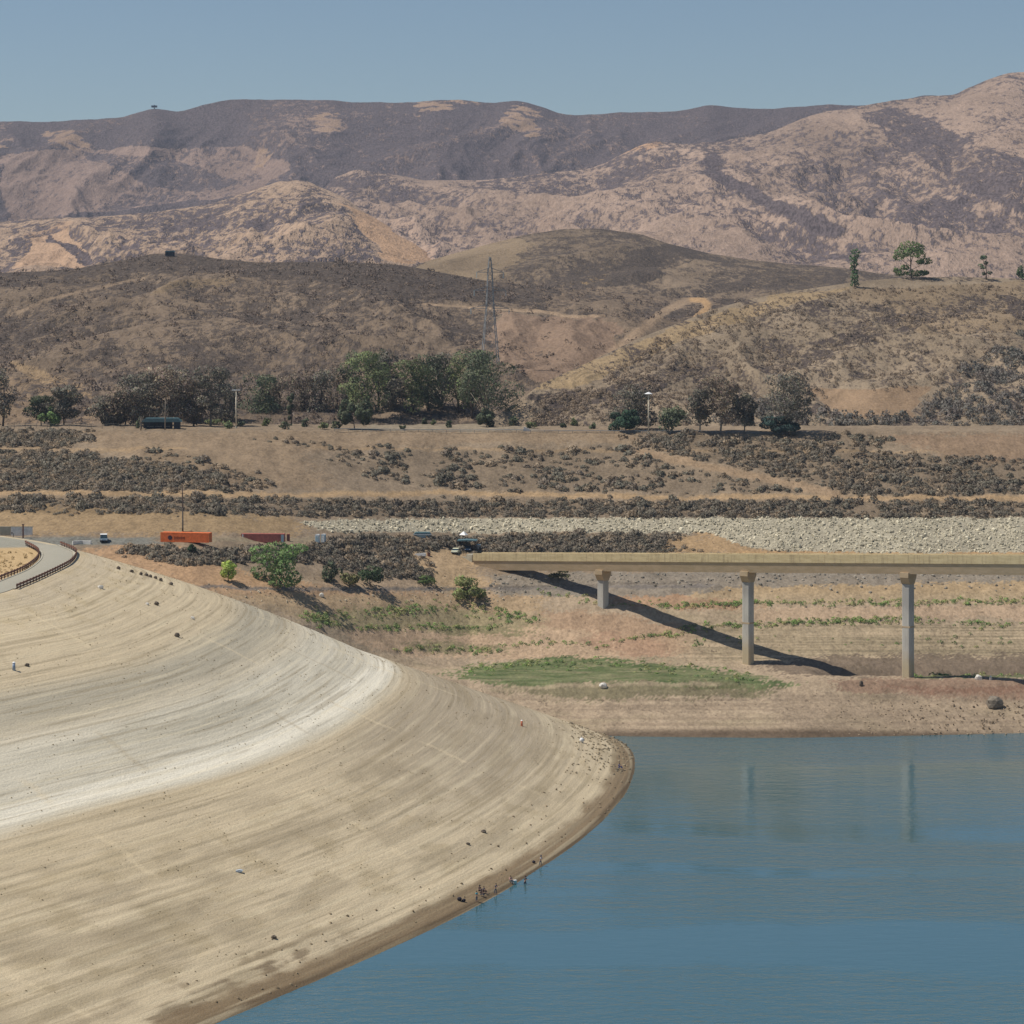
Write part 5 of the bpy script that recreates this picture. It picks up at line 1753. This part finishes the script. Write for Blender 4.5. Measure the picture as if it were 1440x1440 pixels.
post(D(20, 940), BLUEP, 1.4, .3, 'pale blue-grey marker post on the dam face at the left edge')
post(D(734, 1018), ORP, 1.2, .25, 'orange marker post on the dam face left of the white buoy')
bp = D(818, 1041)
e = empty('buoy', tuple(bp), R(20), 'white stranded buoy on the dam face near the tip', 'buoy')
MB().ball((0, 0, .5), (.5, .5, .54), 3).build('float', WHITE, e, True)
MB().tube([(0, 0, 1.05), (0, 0, 1.4)], .07, 8).build('eyelet', STEEL, e)
bp = D(337, 1224)
e = MB().prism([(-.55, 0), (.5, .05), (.62, .3), (.1, .42), (-.5, .28)], -.3, .3, 'y').build('plastic_jug', plain('pale_blue_plastic', lin(196, 206, 214), .4))
e.location = bp
tag(e, 'pale blue plastic jug lying low on the dam face at left', 'jug')

# ------------------------------------------------------------------ people fishing at the water's edge
SKIN = plain('skin', (.45, .27, .19), .6, 0, .1)
HAIR = plain('dark_hair', (.02, .016, .014), .7)


def skinned(name, mat, verts, edges, radii, parent, root=0):
    me = bpy.data.meshes.new(name)
    me.from_pydata([tuple(v) for v in verts], edges, [])
    o = link(name, me, mat, parent)
    m = o.modifiers.new('skin', 'SKIN')
    for i, r in enumerate(radii):
        d = me.skin_vertices[0].data[i]
        d.radius = (r, r)
        d.use_root = (i == root)
    sub = o.modifiers.new('subd', 'SUBSURF')
    sub.levels = sub.render_levels = 1
    return o


def person(loc, rz, pose, shirt, trousers, label, hat=None, scale=1.0, rod=False):
    e = empty('person', tuple(loc), rz, label, 'person')
    e.scale = (scale,) * 3
    # joints, facing -Y
    if pose == 'stand':
        J = dict(pel=(0, 0, .93), wai=(0, 0, 1.1), che=(0, -.01, 1.32), nec=(0, 0, 1.47), hed=(0, -.02, 1.56), crn=(0, -.01, 1.72))
        hipz, legs = .9, lambda s: [(s * .1, 0, .88), (s * .11, -.03, .48), (s * .12, .02, .09), (s * .13, -.17, .04)]
        arms = lambda s: [(s * .19, 0, 1.4), (s * .25, -.02, 1.14), (s * .22, -.2, .98)]
    elif pose == 'reach':
        J = dict(pel=(0, 0, .93), wai=(0, -.02, 1.1), che=(0, -.06, 1.3), nec=(0, -.08, 1.46), hed=(0, -.12, 1.55), crn=(0, -.12, 1.71))
        legs = lambda s: [(s * .1, 0, .88), (s * .14, -.08 * s, .48), (s * .17, -.06 * s, .09), (s * .18, -.06 * s - .18, .04)]
        arms = lambda s: [(s * .19, -.06, 1.39), (s * .22, -.26, 1.2), (s * .1, -.5, 1.24)]
    else:   # sit on the ground or a low stone, knees up
        J = dict(pel=(0, 0, .22), wai=(0, -.02, .38), che=(0, -.06, .6), nec=(0, -.1, .75), hed=(0, -.13, .84), crn=(0, -.13, 1.0))
        legs = lambda s: [(s * .1, -.04, .2), (s * .15, -.38, .48), (s * .16, -.62, .08), (s * .17, -.8, .04)]
        arms = lambda s: [(s * .19, -.06, .68), (s * .24, -.24, .5), (s * .16, -.44, .5)]
    V = [J[k] for k in ('pel', 'wai', 'che', 'nec', 'hed', 'crn')]
    E_ = [(i, i + 1) for i in range(5)]
    Rr = [.13, .125, .15, .055, .095, .085]
    for s in (-1, 1):
        b = len(V)
        V += legs(s)
        Rr += [.085, .06, .042, .035]
        E_ += [(0, b), (b, b + 1), (b + 1, b + 2), (b + 2, b + 3)]
        b = len(V)
        a = arms(s)
        V += a
        Rr += [.06, .042, .03]
        E_ += [(2, b), (b, b + 1), (b + 1, b + 2)]
        hx, hy, hz = a[2]
        dx = Vector(a[2]) - Vector(a[1])
        dx.normalize()
        sd2 = dx.orthogonal().normalized()
        palm = Vector(a[2]) + dx * .07
        b2 = len(V)
        V.append(tuple(palm))
        Rr.append(.028)
        E_.append((b + 2, b2))
        for k, fl in enumerate((.075, .085, .08, .065)):      # four fingers, slightly curled
            off = sd2 * (k - 1.5) * .021
            f1 = palm + off + dx * .03
            f2 = palm + off * 1.1 + dx * fl + Vector((0, 0, -.02))
            V += [tuple(f1), tuple(f2)]
            Rr += [.0095, .008]
            n = len(V)
            E_ += [(b2, n - 2), (n - 2, n - 1)]
        V.append(tuple(Vector(a[2]) + dx * .045 - sd2 * .055))
        Rr.append(.011)
        E_.append((b + 2, len(V) - 1))
    skinned('body', SKIN, V, E_, Rr, e)
    # clothes follow the same joints a little larger
    tv = [J['wai'], J['che'], tuple((Vector(J['che']) * .4 + Vector(J['nec']) * .6))]
    te, tr = [(0, 1), (1, 2)], [.15, .172, .1]
    for s in (-1, 1):
        a = arms(s)
        b = len(tv)
        tv += [a[0], tuple(Vector(a[0]) * .25 + Vector(a[1]) * .75)]
        tr += [.078, .062]
        te += [(1, b), (b, b + 1)]
    skinned('shirt', shirt, tv, te, tr, e)
    tv, te, tr = [tuple(Vector(J['pel']) + Vector((0, 0, .06))), J['pel']], [(0, 1)], [.15, .15]
    for s in (-1, 1):
        l = legs(s)
        b = len(tv)
        tv += l[:3]
        tr += [.105, .08, .062]
        te += [(1, b), (b, b + 1), (b + 1, b + 2)]
    skinned('trousers', trousers, tv, te, tr, e)
    hc = Vector(J['hed']) * .45 + Vector(J['crn']) * .55
    hr = MB().ball((hc.x, hc.y + .022, hc.z + .03), (.098, .108, .1), 2)
    hr.build('hair', HAIR, e, True)
    fc = MB()
    for s in (-1, 1):
        fc.ball((hc.x + s * .034, hc.y - .098, hc.z - .015), (.012, .008, .008), 1)
    fc.build('eyes', DARK, e)
    MB().ball((hc.x, hc.y - .108, hc.z - .045), (.013, .018, .022), 1).build('nose', SKIN, e)
    MB().box((hc.x, hc.y - .094, hc.z - .085), (.045, .012, .01)).build('mouth', RUST, e)
    if hat is not None:
        MB().cone((hc.x, hc.y, hc.z + .085), .19, .17, .025, 16).cone((hc.x, hc.y, hc.z + .14), .115, .095, .1, 14).build('hat', hat, e)
    return e


def cloth(name, *c):
    return plain(name, lin(*c), .85, 0, .15, 6)


CY, BK, NV, WH, PK, BL, GY = cloth('turquoise_cloth', 96, 190, 196), cloth('black_cloth', 44, 40, 50), cloth('navy_cloth', 52, 66, 92), cloth('white_cloth', 214, 214, 214), cloth('pink_cloth', 196, 152, 140), cloth('blue_cloth', 54, 84, 140), cloth('grey_cloth', 96, 100, 108)


def edge_pt(u, v):
    return D(u, v)


person(edge_pt(670, 1266), R(50), 'stand', CY, GY, 'person standing in a turquoise shirt at the front of the fishing group', None, 1.0)
person(edge_pt(673, 1252), R(40), 'sit', BK, BK, 'person in dark clothes sitting left of another behind the turquoise shirt', BK, 1.05)
person(edge_pt(680, 1253), R(60), 'sit', NV, BK, 'person in navy top sitting on the right of the seated group', None, 1.05)
person(edge_pt(676, 1257), R(70), 'sit', BK, GY, 'person in black sitting lowest between the two seated people', BK, 1.0)
person(edge_pt(696, 1255), R(60), 'reach', NV, GY, 'person in dark blue standing alone fishing between the two groups', None, 1.05)
person(edge_pt(718, 1238), R(30), 'sit', PK, GY, 'person in a faded pink top sitting beside a pale cooler', None, 1.15)
person(edge_pt(738, 1245), R(50), 'reach', BK, BK, 'person in black standing at the water with arms held out', BK, 1.08)
person(edge_pt(761, 1215), R(60), 'reach', WH, GY, 'person in a white top bending by the water, farthest of the fishing party', NV, 1.0)
person(edge_pt(870, 1078), R(70), 'sit', BL, BL, 'lone person in blue sitting near the tip of the dam', None, 1.25)
e = empty('cool_box', tuple(edge_pt(723, 1240)), R(30), 'pale turquoise cool box beside the seated person in pink', 'cool box')
MB().box((0, 0, .24), (.75, .5, .48), 0, .03).build('box', plain('pale_turquoise_plastic', lin(170, 216, 214), .5), e)
MB().box((0, 0, .53), (.78, .53, .1), 0, .02).build('lid', WHITE, e)
for (u, v, w, lab) in ((646, 1264, .8, 'dark bag left on the dam face, left one of a pair'), (652, 1266, .7, 'dark bag left on the dam face, right one of a pair'), (751, 1211, .6, 'dark bag left of the person in white by the water')):
    o = MB().ball((0, 0, w * .35), (w * .5, w * .36, w * .42), 2, .12, random.Random(u)).build('bag', BK, None, True)
    o.location = edge_pt(u, v)
    tag(o, lab, 'bag')

# ------------------------------------------------------------------ haze
hz = bpy.data.materials.new('haze')
hz.use_nodes = True
ht = hz.node_tree
ht.nodes.remove(ht.nodes['Principled BSDF'])
pv = ht.nodes.new('ShaderNodeVolumePrincipled')
pv.inputs['Color'].default_value = (.60, .73, .92, 1)
pv.inputs['Density'].default_value = .00006
pv.inputs['Anisotropy'].default_value = .2
ht.links.new(pv.outputs[0], ht.nodes['Material Output'].inputs['Volume'])
o = MB().box((0, 3000, 240), (7600, 6700, 493)).build('haze', hz)
tag(o, kind='stuff')
print("objects", len(bpy.data.objects))
